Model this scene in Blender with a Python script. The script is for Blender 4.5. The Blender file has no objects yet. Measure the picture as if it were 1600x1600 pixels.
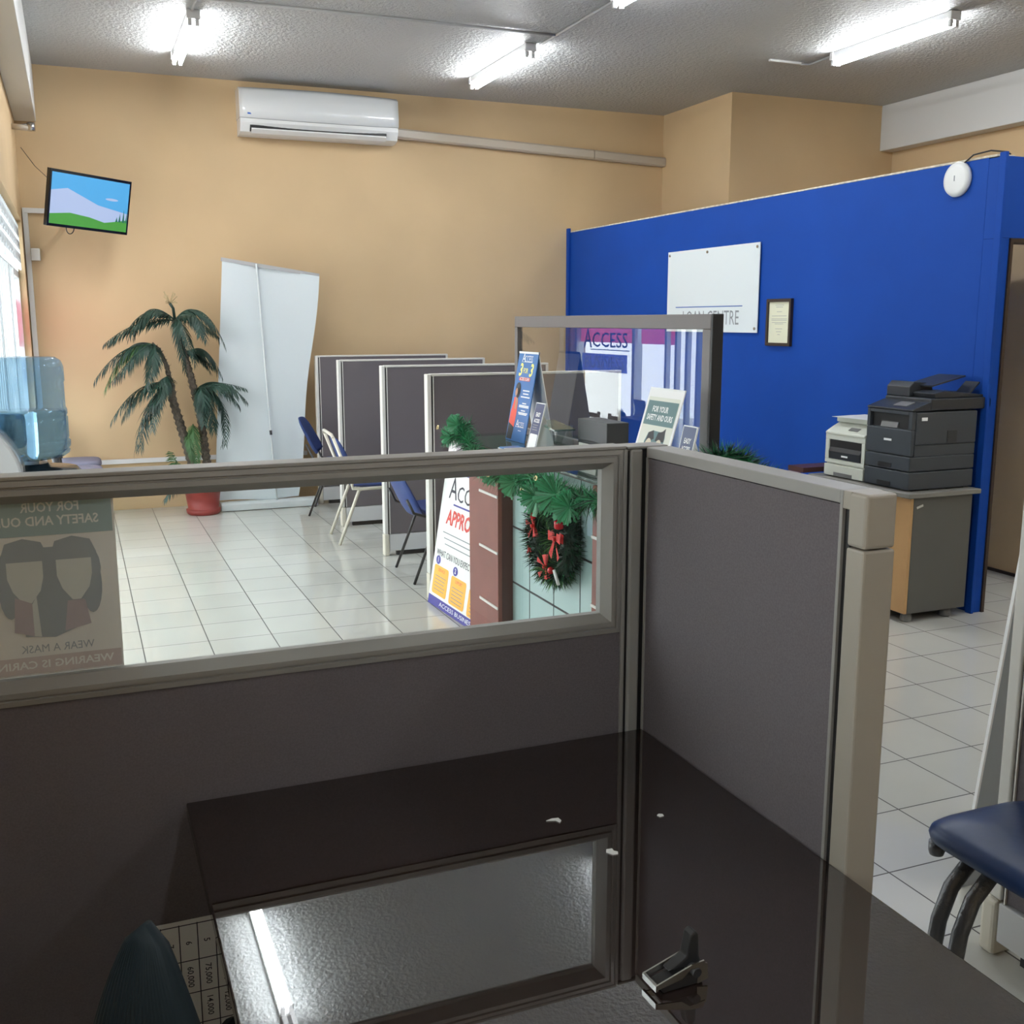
import bpy, bmesh, math, random
from mathutils import Vector, Matrix
random.seed(7)
C = bpy.context.scene.collection
PI = math.pi
sc = bpy.context.scene

# ------------------------------------------------------------------ materials
MATS = {}
def mat(name, col, rough=0.5, metal=0.0, spec=0.5, bump=0.0, bscale=200.0, var=0.0, vscale=8.0, coat=0.0,
        emit=None, estr=0.0, ior=1.5, alpha=1.0, bdist=0.002):
    m = bpy.data.materials.new(name); m.use_nodes = True
    nt = m.node_tree; b = nt.nodes['Principled BSDF']
    b.inputs['Base Color'].default_value = (*col, 1)
    b.inputs['Roughness'].default_value = rough
    b.inputs['Metallic'].default_value = metal
    b.inputs['Specular IOR Level'].default_value = spec
    b.inputs['IOR'].default_value = ior
    b.inputs['Coat Weight'].default_value = coat
    b.inputs['Coat Roughness'].default_value = 0.05
    b.inputs['Alpha'].default_value = alpha
    if emit:
        b.inputs['Emission Color'].default_value = (*emit, 1)
        b.inputs['Emission Strength'].default_value = estr
    if bump or var:
        tc = nt.nodes.new('ShaderNodeTexCoord')
    if bump:
        n = nt.nodes.new('ShaderNodeTexNoise'); n.inputs['Scale'].default_value = bscale
        n.inputs['Detail'].default_value = 3
        bp = nt.nodes.new('ShaderNodeBump'); bp.inputs['Strength'].default_value = bump
        bp.inputs['Distance'].default_value = bdist
        nt.links.new(tc.outputs['Object'], n.inputs['Vector'])
        nt.links.new(n.outputs['Fac'], bp.inputs['Height'])
        nt.links.new(bp.outputs['Normal'], b.inputs['Normal'])
    if var:
        n2 = nt.nodes.new('ShaderNodeTexNoise'); n2.inputs['Scale'].default_value = vscale
        n2.inputs['Detail'].default_value = 4
        mr = nt.nodes.new('ShaderNodeMapRange')
        mr.inputs['From Min'].default_value = 0.3; mr.inputs['From Max'].default_value = 0.7
        mr.inputs['To Min'].default_value = 1 - var; mr.inputs['To Max'].default_value = 1 + var
        mx = nt.nodes.new('ShaderNodeVectorMath'); mx.operation = 'SCALE'
        mx.inputs[0].default_value = col
        nt.links.new(tc.outputs['Object'], n2.inputs['Vector'])
        nt.links.new(n2.outputs['Fac'], mr.inputs['Value'])
        nt.links.new(mr.outputs['Result'], mx.inputs['Scale'])
        nt.links.new(mx.outputs['Vector'], b.inputs['Base Color'])
    MATS[name] = m
    return m

def glass_mat(name, tint=(1, 1, 1), ior=1.5, rough=0.0, milk=0.0, milk_col=(1, 1, 1)):
    m = bpy.data.materials.new(name); m.use_nodes = True
    nt = m.node_tree; nt.nodes.clear()
    out = nt.nodes.new('ShaderNodeOutputMaterial')
    mix = nt.nodes.new('ShaderNodeMixShader'); fr = nt.nodes.new('ShaderNodeFresnel')
    tr = nt.nodes.new('ShaderNodeBsdfTransparent'); gl = nt.nodes.new('ShaderNodeBsdfGlossy')
    fr.inputs['IOR'].default_value = ior
    tr.inputs['Color'].default_value = (*tint, 1)
    gl.inputs['Roughness'].default_value = rough
    gl.inputs['Color'].default_value = (1, 1, 1, 1)
    ge = nt.nodes.new('ShaderNodeNewGeometry'); sub = nt.nodes.new('ShaderNodeMath'); sub.operation = 'SUBTRACT'
    sub.inputs[0].default_value = 1.0; mul = nt.nodes.new('ShaderNodeMath'); mul.operation = 'MULTIPLY'
    nt.links.new(ge.outputs['Backfacing'], sub.inputs[1]); nt.links.new(fr.outputs[0], mul.inputs[0]); nt.links.new(sub.outputs[0], mul.inputs[1])
    nt.links.new(mul.outputs[0], mix.inputs[0]); nt.links.new(tr.outputs[0], mix.inputs[1])
    nt.links.new(gl.outputs[0], mix.inputs[2]); last = mix.outputs[0]
    if milk:
        tl = nt.nodes.new('ShaderNodeBsdfTranslucent'); tl.inputs['Color'].default_value = (*milk_col, 1)
        df = nt.nodes.new('ShaderNodeBsdfDiffuse'); df.inputs['Color'].default_value = (*milk_col, 1)
        m2 = nt.nodes.new('ShaderNodeMixShader'); m3 = nt.nodes.new('ShaderNodeMixShader')
        m2.inputs[0].default_value = 0.5; m3.inputs[0].default_value = milk
        nt.links.new(tl.outputs[0], m2.inputs[1]); nt.links.new(df.outputs[0], m2.inputs[2])
        nt.links.new(last, m3.inputs[1]); nt.links.new(m2.outputs[0], m3.inputs[2]); last = m3.outputs[0]
    nt.links.new(last, out.inputs['Surface'])
    MATS[name] = m
    return m

mat('beige', (0.565, 0.41, 0.235), 0.75, bump=0.12, bscale=90, var=0.05, vscale=1.3)
mat('blue_paint', (0.005, 0.050, 0.285), 0.6, spec=0.15, bump=0.10, bscale=120, var=0.06, vscale=2)
mat('white_paint', (0.60, 0.60, 0.58), 0.6, bump=0.1, bscale=60)
mat('raw_edge', (0.55, 0.5, 0.4), 0.9, var=0.3, vscale=30)
mat('dark_wood', (0.03, 0.018, 0.012), 0.4)
mat('fabric', (0.135, 0.120, 0.128), 0.95, spec=0.1, bump=0.25, bscale=900, var=0.10, vscale=260, bdist=0.0006)
mat('grey_trim', (0.25, 0.24, 0.225), 0.45, var=0.04, vscale=5)
mat('cream_trim', (0.31, 0.28, 0.235), 0.5)
mat('screen_trim', (0.13, 0.115, 0.108), 0.45)
mat('pale_trim', (0.62, 0.61, 0.57), 0.45)
mat('raceway', (0.52, 0.52, 0.52), 0.5)
mat('black', (0.012, 0.012, 0.013), 0.5)
mat('black_gloss', (0.008, 0.008, 0.009), 0.15)
mat('black_metal', (0.02, 0.02, 0.022), 0.4)
mat('desk_top', (0.016, 0.0095, 0.008), 0.012, spec=1.0, ior=1.95, var=0.15, vscale=3)
mat('desk_wood', (0.022, 0.013, 0.011), 0.4)
mat('white_plastic', (0.70, 0.71, 0.70), 0.3)
mat('white_gloss', (0.72, 0.74, 0.74), 0.12, coat=0.5)
mat('dispenser_grey', (0.36, 0.365, 0.36), 0.2, coat=0.4)
mat('offwhite', (0.58, 0.57, 0.52), 0.4)
mat('tube_glow', (1, 1, 1), 0.5, emit=(0.93, 0.97, 1.0), estr=42.0)
mat('batten', (0.6, 0.6, 0.6), 0.4)
mat('pipe', (0.46, 0.40, 0.32), 0.4)
mat('conduit', (0.38, 0.38, 0.38), 0.5)
mat('steel', (0.55, 0.55, 0.55), 0.25, metal=1.0)
mat('chrome', (0.75, 0.74, 0.70), 0.18, metal=1.0)
mat('sheet', (0.60, 0.66, 0.68), 0.45, bump=0.1, bscale=6, bdist=0.02)
mat('alu', (0.62, 0.66, 0.66), 0.35)
mat('pot_red', (0.24, 0.026, 0.022), 0.45)
mat('soil', (0.05, 0.035, 0.02), 0.9)
mat('trunk', (0.10, 0.082, 0.062), 0.9, bump=0.8, bscale=60, var=0.4, vscale=50, bdist=0.01)
mat('frond', (0.014, 0.046, 0.031), 0.5, var=0.35, vscale=5)
mat('frond_light', (0.05, 0.125, 0.04), 0.5, var=0.3, vscale=8)
mat('flower', (0.5, 0.40, 0.22), 0.7)
mat('navy_fabric', (0.012, 0.032, 0.13), 0.8, bump=0.2, bscale=600, bdist=0.0005)
mat('navy_shell', (0.014, 0.045, 0.20), 0.4)
mat('cream_metal', (0.60, 0.56, 0.47), 0.35)
mat('vinyl_blue', (0.008, 0.030, 0.105), 0.36, spec=0.35, bump=0.06, bscale=25, bdist=0.01)
mat('hammer_grey', (0.13, 0.135, 0.14), 0.32, metal=0.6, bump=0.7, bscale=90, bdist=0.004)
mat('grey_cushion', (0.16, 0.16, 0.22), 0.7)
mat('redwood', (0.215, 0.066, 0.050), 0.45, var=0.12, vscale=6)
mat('redwood_dark', (0.085, 0.030, 0.026), 0.45)
mat('strip_metal', (0.68, 0.66, 0.64), 0.35)
mat('frost_tile', (0.40, 0.55, 0.54), 0.25)
mat('seam', (0.03, 0.03, 0.03), 0.5)
mat('counter_body', (0.10, 0.085, 0.08), 0.5)
mat('tinsel', (0.012, 0.17, 0.055), 0.42)
mat('tinsel_pale', (0.035, 0.26, 0.11), 0.42)
mat('pine', (0.010, 0.040, 0.022), 0.45)
mat('pine_light', (0.10, 0.26, 0.07), 0.5)
mat('bow_red', (0.62, 0.025, 0.022), 0.5)
mat('gold', (0.75, 0.60, 0.32), 0.25, metal=0.8)
mat('red_gloss', (0.5, 0.015, 0.02), 0.2)
mat('paper', (0.74, 0.74, 0.72), 0.7)
mat('paper_cream', (0.66, 0.66, 0.50), 0.7)
mat('paper_blue', (0.50, 0.66, 0.72), 0.7)
mat('board_white', (0.66, 0.72, 0.74), 0.4)
mat('ink', (0.03, 0.03, 0.05), 0.6)
mat('ink_grey', (0.22, 0.24, 0.26), 0.6)
mat('ink_purple', (0.06, 0.05, 0.28), 0.5)
mat('ink_red', (0.62, 0.06, 0.05), 0.5)
mat('ink_blue', (0.02, 0.10, 0.40), 0.5)
mat('ink_orange', (0.85, 0.42, 0.06), 0.5)
mat('ink_yellow', (0.90, 0.82, 0.22), 0.5)
mat('ink_white', (0.85, 0.87, 0.87), 0.5)
mat('print_blue', (0.025, 0.16, 0.44), 0.35)
mat('print_navy', (0.018, 0.04, 0.13), 0.35)
mat('print_teal', (0.11, 0.21, 0.22), 0.5)
mat('print_red', (0.80, 0.09, 0.05), 0.5)
mat('print_skin', (0.50, 0.26, 0.16), 0.6)
mat('print_face', (0.66, 0.60, 0.48), 0.6)
mat('print_mask', (0.50, 0.66, 0.62), 0.6)
mat('print_cyan', (0.12, 0.42, 0.60), 0.6)
mat('print_black', (0.03, 0.03, 0.035), 0.6)
mat('print_cream', (0.72, 0.74, 0.66), 0.5)
mat('back_header', (0.383, 0.497, 0.540), 0.6)  # notice tones: glass haze and light through the paper are put into the colour
mat('back_body', (0.824, 0.809, 0.809), 0.6)
mat('back_footer', (0.625, 0.540, 0.554), 0.6)
mat('back_shape', (0.369, 0.412, 0.469), 0.6)
mat('back_shape2', (0.511, 0.454, 0.511), 0.6)
mat('back_face', (0.682, 0.710, 0.710), 0.6)
mat('back_text', (0.850, 0.850, 0.850), 0.6)
mat('back_text_dark', (0.383, 0.426, 0.483), 0.6)
mat('cab_wood', (0.52, 0.31, 0.135), 0.45, var=0.06, vscale=6)
mat('cab_grey', (0.095, 0.094, 0.085), 0.5)
mat('cab_top', (0.20, 0.195, 0.175), 0.4)
mat('printer_dark', (0.042, 0.050, 0.060), 0.45, bump=0.1, bscale=600, bdist=0.0005)
mat('printer_dark2', (0.022, 0.026, 0.032), 0.4)
mat('printer_grey', (0.17, 0.17, 0.17), 0.4)
mat('lid_grey', (0.06, 0.06, 0.062), 0.5)
mat('printer_white', (0.60, 0.62, 0.55), 0.4)
mat('screen_sky', (0.02, 0.1, 0.2), 0.25, emit=(0.10, 0.40, 0.74), estr=0.36)
mat('screen_pale', (0.1, 0.1, 0.1), 0.25, emit=(0.45, 0.58, 0.90), estr=0.36)
mat('screen_green', (0.02, 0.1, 0.02), 0.25, emit=(0.06, 0.22, 0.035), estr=0.5)
mat('screen_tree', (0.01, 0.05, 0.03), 0.25, emit=(0.015, 0.10, 0.07), estr=0.5)
mat('bottle_blue', (0.10, 0.35, 0.7), 0.1)
mat('teal_rib', (0.0045, 0.010, 0.013), 0.6, spec=0.22)
mat('bag', (0.012, 0.013, 0.014), 0.22, bump=1.0, bscale=30, bdist=0.03)
mat('board_grey', (0.33, 0.36, 0.38), 0.5)
mat('white_edge', (0.86, 0.86, 0.86), 0.5)
mat('grille', (0.66, 0.70, 0.72), 0.45)
mat('pavement', (0.55, 0.54, 0.52), 0.9)
mat('scrap', (0.8, 0.8, 0.78), 0.7)
glass_mat('glass', (0.97, 0.985, 0.98), 1.5)
glass_mat('glass_screen', (0.93, 0.95, 0.955), 1.62)
glass_mat('glass_green', (0.72, 0.86, 0.80), 1.5)
glass_mat('acrylic', (0.93, 0.95, 0.96), 1.4)
glass_mat('bottle_wall', (0.74, 0.88, 0.97), 1.45, milk=0.30, milk_col=(0.25, 0.55, 0.85))
w_ = mat('water', (0.72, 0.90, 1.0), 0.0, ior=1.33); w_.node_tree.nodes['Principled BSDF'].inputs['Transmission Weight'].default_value = 1.0
glass_mat('decal_red', (0.75, 0.05, 0.10), 1.1, milk=0.85, milk_col=(0.85, 0.16, 0.24))
glass_mat('decal_blue', (0.1, 0.1, 0.5), 1.1, milk=0.85, milk_col=(0.16, 0.20, 0.55))
glass_mat('decal_white', (1, 1, 1), 1.1, milk=0.8, milk_col=(0.9, 0.9, 0.9))

def make_floor():
    m = mat('floor_tile', (0.6, 0.6, 0.55), 0.13, spec=0.6)
    nt = m.node_tree; b = nt.nodes['Principled BSDF']
    g = nt.nodes.new('ShaderNodeNewGeometry')
    mp = nt.nodes.new('ShaderNodeMapping'); mp.inputs['Location'].default_value = (-0.5485, -2.9635, 0)
    br = nt.nodes.new('ShaderNodeTexBrick'); br.offset = 0.0; br.squash = 1.0
    br.inputs['Scale'].default_value = 1.0
    br.inputs['Brick Width'].default_value = 0.327; br.inputs['Row Height'].default_value = 0.3235
    br.inputs['Mortar Size'].default_value = 0.0030; br.inputs['Mortar Smooth'].default_value = 0.2
    br.inputs['Color1'].default_value = (0.56, 0.555, 0.51, 1); br.inputs['Color2'].default_value = (0.52, 0.52, 0.475, 1)
    br.inputs['Mortar'].default_value = (0.055, 0.05, 0.045, 1)
    no = nt.nodes.new('ShaderNodeTexNoise'); no.inputs['Scale'].default_value = 2.0; no.inputs['Detail'].default_value = 5
    mr = nt.nodes.new('ShaderNodeMapRange'); mr.inputs['To Min'].default_value = 0.92; mr.inputs['To Max'].default_value = 1.08
    sc_ = nt.nodes.new('ShaderNodeVectorMath'); sc_.operation = 'SCALE'
    nt.links.new(g.outputs['Position'], mp.inputs['Vector']); nt.links.new(mp.outputs[0], br.inputs['Vector'])
    nt.links.new(g.outputs['Position'], no.inputs['Vector']); nt.links.new(no.outputs['Fac'], mr.inputs['Value'])
    nt.links.new(br.outputs['Color'], sc_.inputs[0]); nt.links.new(mr.outputs[0], sc_.inputs['Scale'])
    nt.links.new(sc_.outputs[0], b.inputs['Base Color'])
    r = nt.nodes.new('ShaderNodeMapRange'); r.inputs['To Min'].default_value = 0.10; r.inputs['To Max'].default_value = 0.6
    nt.links.new(br.outputs['Fac'], r.inputs['Value']); nt.links.new(r.outputs[0], b.inputs['Roughness'])
    bp = nt.nodes.new('ShaderNodeBump'); bp.invert = True; bp.inputs['Distance'].default_value = 0.002
    bp.inputs['Strength'].default_value = 0.4
    nt.links.new(br.outputs['Fac'], bp.inputs['Height']); nt.links.new(bp.outputs[0], b.inputs['Normal'])
make_floor()

def make_ceiling():
    m = mat('ceiling_texture', (0.455, 0.465, 0.465), 0.55)
    nt = m.node_tree; b = nt.nodes['Principled BSDF']
    g = nt.nodes.new('ShaderNodeNewGeometry')
    n = nt.nodes.new('ShaderNodeTexNoise'); n.inputs['Scale'].default_value = 34; n.inputs['Detail'].default_value = 3.5
    n.inputs['Roughness'].default_value = 0.6
    bp = nt.nodes.new('ShaderNodeBump'); bp.inputs['Strength'].default_value = 0.85; bp.inputs['Distance'].default_value = 0.022
    nt.links.new(g.outputs['Position'], n.inputs['Vector']); nt.links.new(n.outputs['Fac'], bp.inputs['Height'])
    nt.links.new(bp.outputs[0], b.inputs['Normal'])
make_ceiling()

# ------------------------------------------------------------------ mesh helpers
class MB:
    """collects shapes into one mesh, several material slots allowed"""
    def __init__(self, *names):
        self.bm = bmesh.new(); self.names = []; self.mi = 0; self.xf = Matrix()
        for n in names: self.use(n)
        if names: self.mi = 0
    def use(self, name):
        if name not in self.names: self.names.append(name)
        self.mi = self.names.index(name); return self
    def v(self, p): return self.bm.verts.new(self.xf @ Vector(p))
    def f(self, vs, smooth=False):
        try:
            fc = self.bm.faces.new(vs)
        except ValueError:
            return None
        fc.material_index = self.mi; fc.smooth = smooth; return fc
    def poly(self, pts, smooth=False): return self.f([self.v(p) for p in pts], smooth)
    def box(self, x0, x1, y0, y1, z0, z1, r=0.0, seg=2):
        b2 = bmesh.new()
        vs = [b2.verts.new((x, y, z)) for x in (x0, x1) for y in (y0, y1) for z in (z0, z1)]
        for q in ((0,1,3,2), (4,6,7,5), (0,4,5,1), (2,3,7,6), (0,2,6,4), (1,5,7,3)):
            b2.faces.new([vs[i] for i in q])
        if r > 0:
            bmesh.ops.bevel(b2, geom=list(b2.edges), offset=r, segments=seg, profile=0.5, affect='EDGES')
        self.merge(b2); return self
    def merge(self, b2, smooth=False):
        mp = {}
        for vv in b2.verts: mp[vv] = self.v(vv.co)
        for fc in b2.faces: self.f([mp[q] for q in fc.verts], smooth)
        b2.free()
    def obox(self, c, ax, hs, r=0.0):
        """oriented box: centre, 3 axes, half sizes"""
        old = self.xf
        m = Matrix((ax[0], ax[1], ax[2])).transposed().to_4x4(); m.translation = Vector(c)
        self.xf = old @ m
        self.box(-hs[0], hs[0], -hs[1], hs[1], -hs[2], hs[2], r); self.xf = old; return self
    def prism(self, pts, axis, a, b, smooth=False):
        """2D polygon extruded along axis 'x','y','z' from a to b (pts are the other two coordinates in xyz order)"""
        def P(p, t):
            return (t, p[0], p[1]) if axis == 'x' else ((p[0], t, p[1]) if axis == 'y' else (p[0], p[1], t))
        A = [self.v(P(p, a)) for p in pts]; B = [self.v(P(p, b)) for p in pts]
        n = len(pts)
        for i in range(n): self.f([A[i], A[(i+1) % n], B[(i+1) % n], B[i]], smooth)
        self.f(A[::-1]); self.f(B); return self
    def tube(self, pts, r, seg=10, caps=True, radii=None):
        pts = [Vector(p) for p in pts]; rings = []
        up = None
        for i, p in enumerate(pts):
            t = (pts[min(i+1, len(pts)-1)] - pts[max(i-1, 0)]).normalized()
            if up is None:
                up = Vector((0, 0, 1)) if abs(t.z) < 0.9 else Vector((1, 0, 0))
            up = (up - t * up.dot(t))
            if up.length < 1e-5: up = t.orthogonal()
            up.normalize(); s = t.cross(up)
            rr = radii[i] if radii else r
            rings.append([self.v(p + (up*math.cos(a) + s*math.sin(a))*rr) for a in [2*PI*k/seg for k in range(seg)]])
        for a, b in zip(rings, rings[1:]):
            for k in range(seg): self.f([a[k], a[(k+1) % seg], b[(k+1) % seg], b[k]], True)
        if caps: self.f(rings[0][::-1]); self.f(rings[-1])
        return self
    def lathe(self, prof, c=(0, 0, 0), seg=28, smooth=True, caps=True):
        rings = []
        for r, z in prof:
            rings.append([self.v((c[0]+r*math.cos(2*PI*k/seg), c[1]+r*math.sin(2*PI*k/seg), c[2]+z)) for k in range(seg)])
        for a, b in zip(rings, rings[1:]):
            for k in range(seg): self.f([a[k], a[(k+1) % seg], b[(k+1) % seg], b[k]], smooth)
        if caps: self.f(rings[0][::-1]); self.f(rings[-1])
        return self
    def build(self, name, parent=None, bevel=0.0, kind=None):
        me = bpy.data.meshes.new(name)
        if parent is not None:
            bmesh.ops.translate(self.bm, verts=self.bm.verts, vec=-Vector(parent_world(parent)))
        bmesh.ops.recalc_face_normals(self.bm, faces=self.bm.faces)
        self.bm.to_mesh(me); self.bm.free()
        for n in self.names: me.materials.append(MATS[n])
        o = bpy.data.objects.new(name, me); C.objects.link(o)
        if parent is not None: o.parent = parent
        if bevel:
            md = o.modifiers.new('bevel', 'BEVEL'); md.width = bevel; md.segments = 2; md.limit_method = 'ANGLE'
            md.angle_limit = math.radians(40)
        if kind: o['kind'] = kind
        return o

def parent_world(o):
    p = Vector((0, 0, 0))
    while o is not None:
        p += o.location; o = o.parent
    return p

def thing(name, label, cat, loc=(0, 0, 0), group=None):
    o = bpy.data.objects.new(name, None); C.objects.link(o); o.empty_display_size = 0.1
    o.location = loc; o['label'] = label; o['category'] = cat
    if group: o['group'] = group
    return o
def tag(o, label, cat, group=None, kind=None):
    o['label'] = label; o['category'] = cat
    if group: o['group'] = group
    if kind: o['kind'] = kind
    return o
def struct(o, label=None):
    o['kind'] = 'structure'
    if label: o['label'] = label
    return o
def dup(root, loc, rotz, label):
    r = root.copy(); C.objects.link(r); r.location = loc; r.rotation_euler = (0, 0, rotz); r['label'] = label
    for ch in list(root.children):
        c = ch.copy(); C.objects.link(c); c.parent = r
        for g in ch.children:
            d = g.copy(); C.objects.link(d); d.parent = c
    return r

class Flat:
    """draws printed shapes and lettering on a plane: O origin, U right, V up, in metres"""
    def __init__(self, O, U, V):
        self.O = Vector(O); self.U = Vector(U).normalized(); self.V = Vector(V).normalized()
        self.N = self.U.cross(self.V).normalized()
        if abs(self.N.length) < 0.5: self.N = Vector((0, 0, 1))
    def at(self, x, y, l=0.0): return self.O + self.U*x + self.V*y + self.N*l
    def rect(self, mb, m, x0, x1, y0, y1, l=0.0006):
        mb.use(m); mb.poly([self.at(x0, y0, l), self.at(x1, y0, l), self.at(x1, y1, l), self.at(x0, y1, l)])
    def poly(self, mb, m, pts, l=0.0008):
        mb.use(m); mb.poly([self.at(x, y, l) for x, y in pts])
    def ell(self, mb, m, cx, cy, rx, ry, l=0.001, n=20):
        self.poly(mb, m, [(cx+rx*math.cos(2*PI*k/n), cy+ry*math.sin(2*PI*k/n)) for k in range(n)], l)
    def rrect(self, mb, m, x0, x1, y0, y1, r, l=0.0008):
        pts = []
        for cx, cy, a0 in ((x1-r, y1-r, 0), (x0+r, y1-r, 90), (x0+r, y0+r, 180), (x1-r, y0+r, 270)):
            for k in range(5):
                a = math.radians(a0 + 22.5*k); pts.append((cx+r*math.cos(a), cy+r*math.sin(a)))
        self.poly(mb, m, pts, l)
    def slab(self, mb, m, x0, x1, y0, y1, th):
        """a sheet with its printed face on the plane and thickness behind it"""
        mb.use(m)
        c = self.at((x0+x1)/2, (y0+y1)/2, -th/2)
        mb.obox(c, (self.U, self.V, self.N), (abs(x1-x0)/2, abs(y1-y0)/2, th/2))
    def text(self, mb, m, s, x, y, size, align='CENTER', l=0.0012, bold=0.0, sx=1.0, width=None, shear=0.0, rot=0.0):
        cu = bpy.data.curves.new('t', 'FONT'); cu.body = s; cu.size = size; cu.align_x = align; cu.align_y = 'CENTER'
        cu.offset = bold*size; cu.shear = shear; cu.resolution_u = 2
        ob = bpy.data.objects.new('t', cu)
        me = bpy.data.meshes.new_from_object(ob)
        bpy.data.objects.remove(ob); bpy.data.curves.remove(cu)
        if not me.vertices: return
        if width:
            xs = [q.co.x for q in me.vertices]; w = max(xs)-min(xs); sx = width/max(w, 1e-6)
        mb.use(m)
        ca, sa = math.cos(rot), math.sin(rot)
        vs = []
        for q in me.vertices:
            px, py = q.co.x*sx, q.co.y
            px, py = px*ca-py*sa, px*sa+py*ca
            vs.append(mb.v(self.at(x+px, y+py, l)))
        for p in me.polygons: mb.f([vs[i] for i in p.vertices])
        bpy.data.meshes.remove(me)
    def lines(self, mb, m, x0, x1, y0, y1, n, th, jag=0.25, l=0.001):
        rnd = random.Random(int(abs(x0*999+y0*77)*1000) % 9999)
        for k in range(n):
            y = y1 + (y0-y1)*(k+0.5)/n
            self.rect(mb, m, x0, x1-(x1-x0)*jag*rnd.random(), y-th/2, y+th/2, l)

# ------------------------------------------------------------------ the room
HC = 3.71
XL, XR, YB, YF = -0.33, 7.6, 9.9, -3.2
m = MB('floor_tile'); m.box(XL-0.2, XR+0.2, YF-0.2, YB+0.2, -0.12, 0.0); struct(m.build('floor'), 'pale square ceramic floor tiles')
m = MB('ceiling_texture'); m.box(XL-0.2, XR+0.2, YF-0.2, YB+0.2, HC, HC+0.12); struct(m.build('ceiling'), 'grey rough textured ceiling')
m = MB('beige'); m.box(XL-0.2, XR+0.2, YB, YB+0.2, 0, HC); struct(m.build('wall_back'), 'beige back wall')
m = MB('beige'); m.box(XR, XR+0.2, YF, YB, 0, HC); struct(m.build('wall_right'))
m = MB('beige'); m.box(XL-0.2, XR+0.2, YF-0.2, YF, 0, HC); struct(m.build('wall_front'))
m = MB('beige'); m.box(5.72, XR, 8.67, YB, 0, HC); struct(m.build('wall_column'), 'beige projecting column beside the back wall')
# left wall: solid with the storefront opening and two more added for daylight
OP = [(4.92, 9.72, 0.10, 2.46), (2.25, 3.35, 0.95, 2.46), (0.35, 1.0, 1.0, 2.46)]
m = MB('beige')
for a, b in ((YF, 0.35), (1.0, 2.25), (3.35, 4.92), (9.72, YB)): m.box(XL-0.16, XL, a, b, 0, HC)
for a, b, z0, z1 in OP:
    m.box(XL-0.16, XL, a, b, z1, HC); m.box(XL-0.16, XL, a, b, 0, z0)
struct(m.build('wall_left'))
m = MB('white_paint'); m.box(XL, -0.165, YF, YB, 3.26, HC); struct(m.build('trim_1', bevel=0.006), 'white ceiling beam along the left wall')
m = MB('white_paint'); m.box(7.44, XR, YF, 8.67, 3.285, HC); struct(m.build('trim_2', bevel=0.006), 'white ceiling beam along the right wall')
m = MB('pavement'); m.box(-9, XL-0.25, YF-4, YB+6, -0.2, -0.02); struct(m.build('ground'))

# storefront window, plus unseen ones added for light
def window(name, y0, y1, z0, z1, nb, iron):
    w = bpy.data.objects.new(name, None); C.objects.link(w); w.location = (XL, (y0+y1)/2, z0); w['kind'] = 'structure'
    m = MB('grille'); t = 0.05; xa, xb = XL-0.13, XL-0.05
    m.box(xa, xb, y0, y1, z0, z0+t); m.box(xa, xb, y0, y1, z1-t, z1); m.box(xa, xb, y0, y1, 2.0, 2.0+t)
    for k in range(nb+1):
        y = y0 + (y1-y0)*k/nb
        ya = max(y0, y-t/2); yb = min(y1, y+t/2)
        m.box(xa, xb, ya, yb, z0, z1)
    m.build('window_frame', w)
    for k in range(nb):
        a = y0+(y1-y0)*k/nb+t/2; b = y0+(y1-y0)*(k+1)/nb-t/2
        m = MB('glass'); m.box(XL-0.093, XL-0.087, a, b, z0+t, 2.0); m.build('glass_pane', w)
        m = MB('glass'); m.box(XL-0.093, XL-0.087, a, b, 2.0+t, z1-t); m.build('glass_pane', w)
    if iron:
        m = MB('grille'); rnd = random.Random(3)
        n = int((y1-6.0)/0.13)
        for k in range(n):
            y = 6.0+0.13*k+0.06
            for zc, r in ((2.14, 0.052), (2.24, 0.048), (2.34, 0.052)):
                s = 1 if (k % 2) else -1
                pts = [(XL-0.03, y+s*math.cos(a)*r*(1-a/9), zc+math.sin(a)*r*(1-a/9)) for a in [i*0.5 for i in range(13)]]
                m.tube(pts, 0.008, 6)
            m.box(XL-0.037, XL-0.023, y+0.058, y+0.07, 2.06, 2.42)
        m.build('scroll_ironwork', w)
        m = MB('grille')
        for k in range(15):
            y = 5.55 + 0.165*k
            m.box(XL-0.048, XL-0.008, y, y+0.035, z0+0.02, 2.0)
        m.build('folding_grille', w)
    return w
w1 = window('window_1', *OP[0], 4, True)
window('added_window_2', *OP[1], 2, False)  # unseen, added to light the right panel through the partition glass
window('added_window_3', *OP[2], 1, False)  # unseen, added to lift the two near partitions with cool light
# lettering on the storefront glass, reading from the street
fl = Flat((XL-0.096, 9.18, 1.0), (0, -1, 0), (0, 0, 1)); fl.N = Vector((-1, 0, 0))
m = MB('decal_red')
fl.rect(m, 'decal_red', -0.52, 0.58, 0.45, 0.84, 0.003); fl.rect(m, 'decal_red', 0.72, 1.38, 0.45, 0.84, 0.003)
fl.rect(m, 'decal_blue', -0.48, 0.46, 0.17, 0.34, 0.003)
m.build('backing', w1)
m = MB('ink')
for l in (0.0015, 0.0045):
    fl.text(m, 'ink', 'A', -0.36, 0.475, 0.27, l=l, bold=-0.0); fl.text(m, 'ink', 'CCESS', 0.10, 0.465, 0.20, l=l, width=0.72)
    fl.rect(m, 'ink', -0.30, 0.5, 0.375, 0.383, l)
    fl.text(m, 'decal_white', 'BUSINESS', -0.01, 0.255, 0.17, l=l, width=0.82, bold=0.02)
m.build('lettering', w1)

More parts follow.
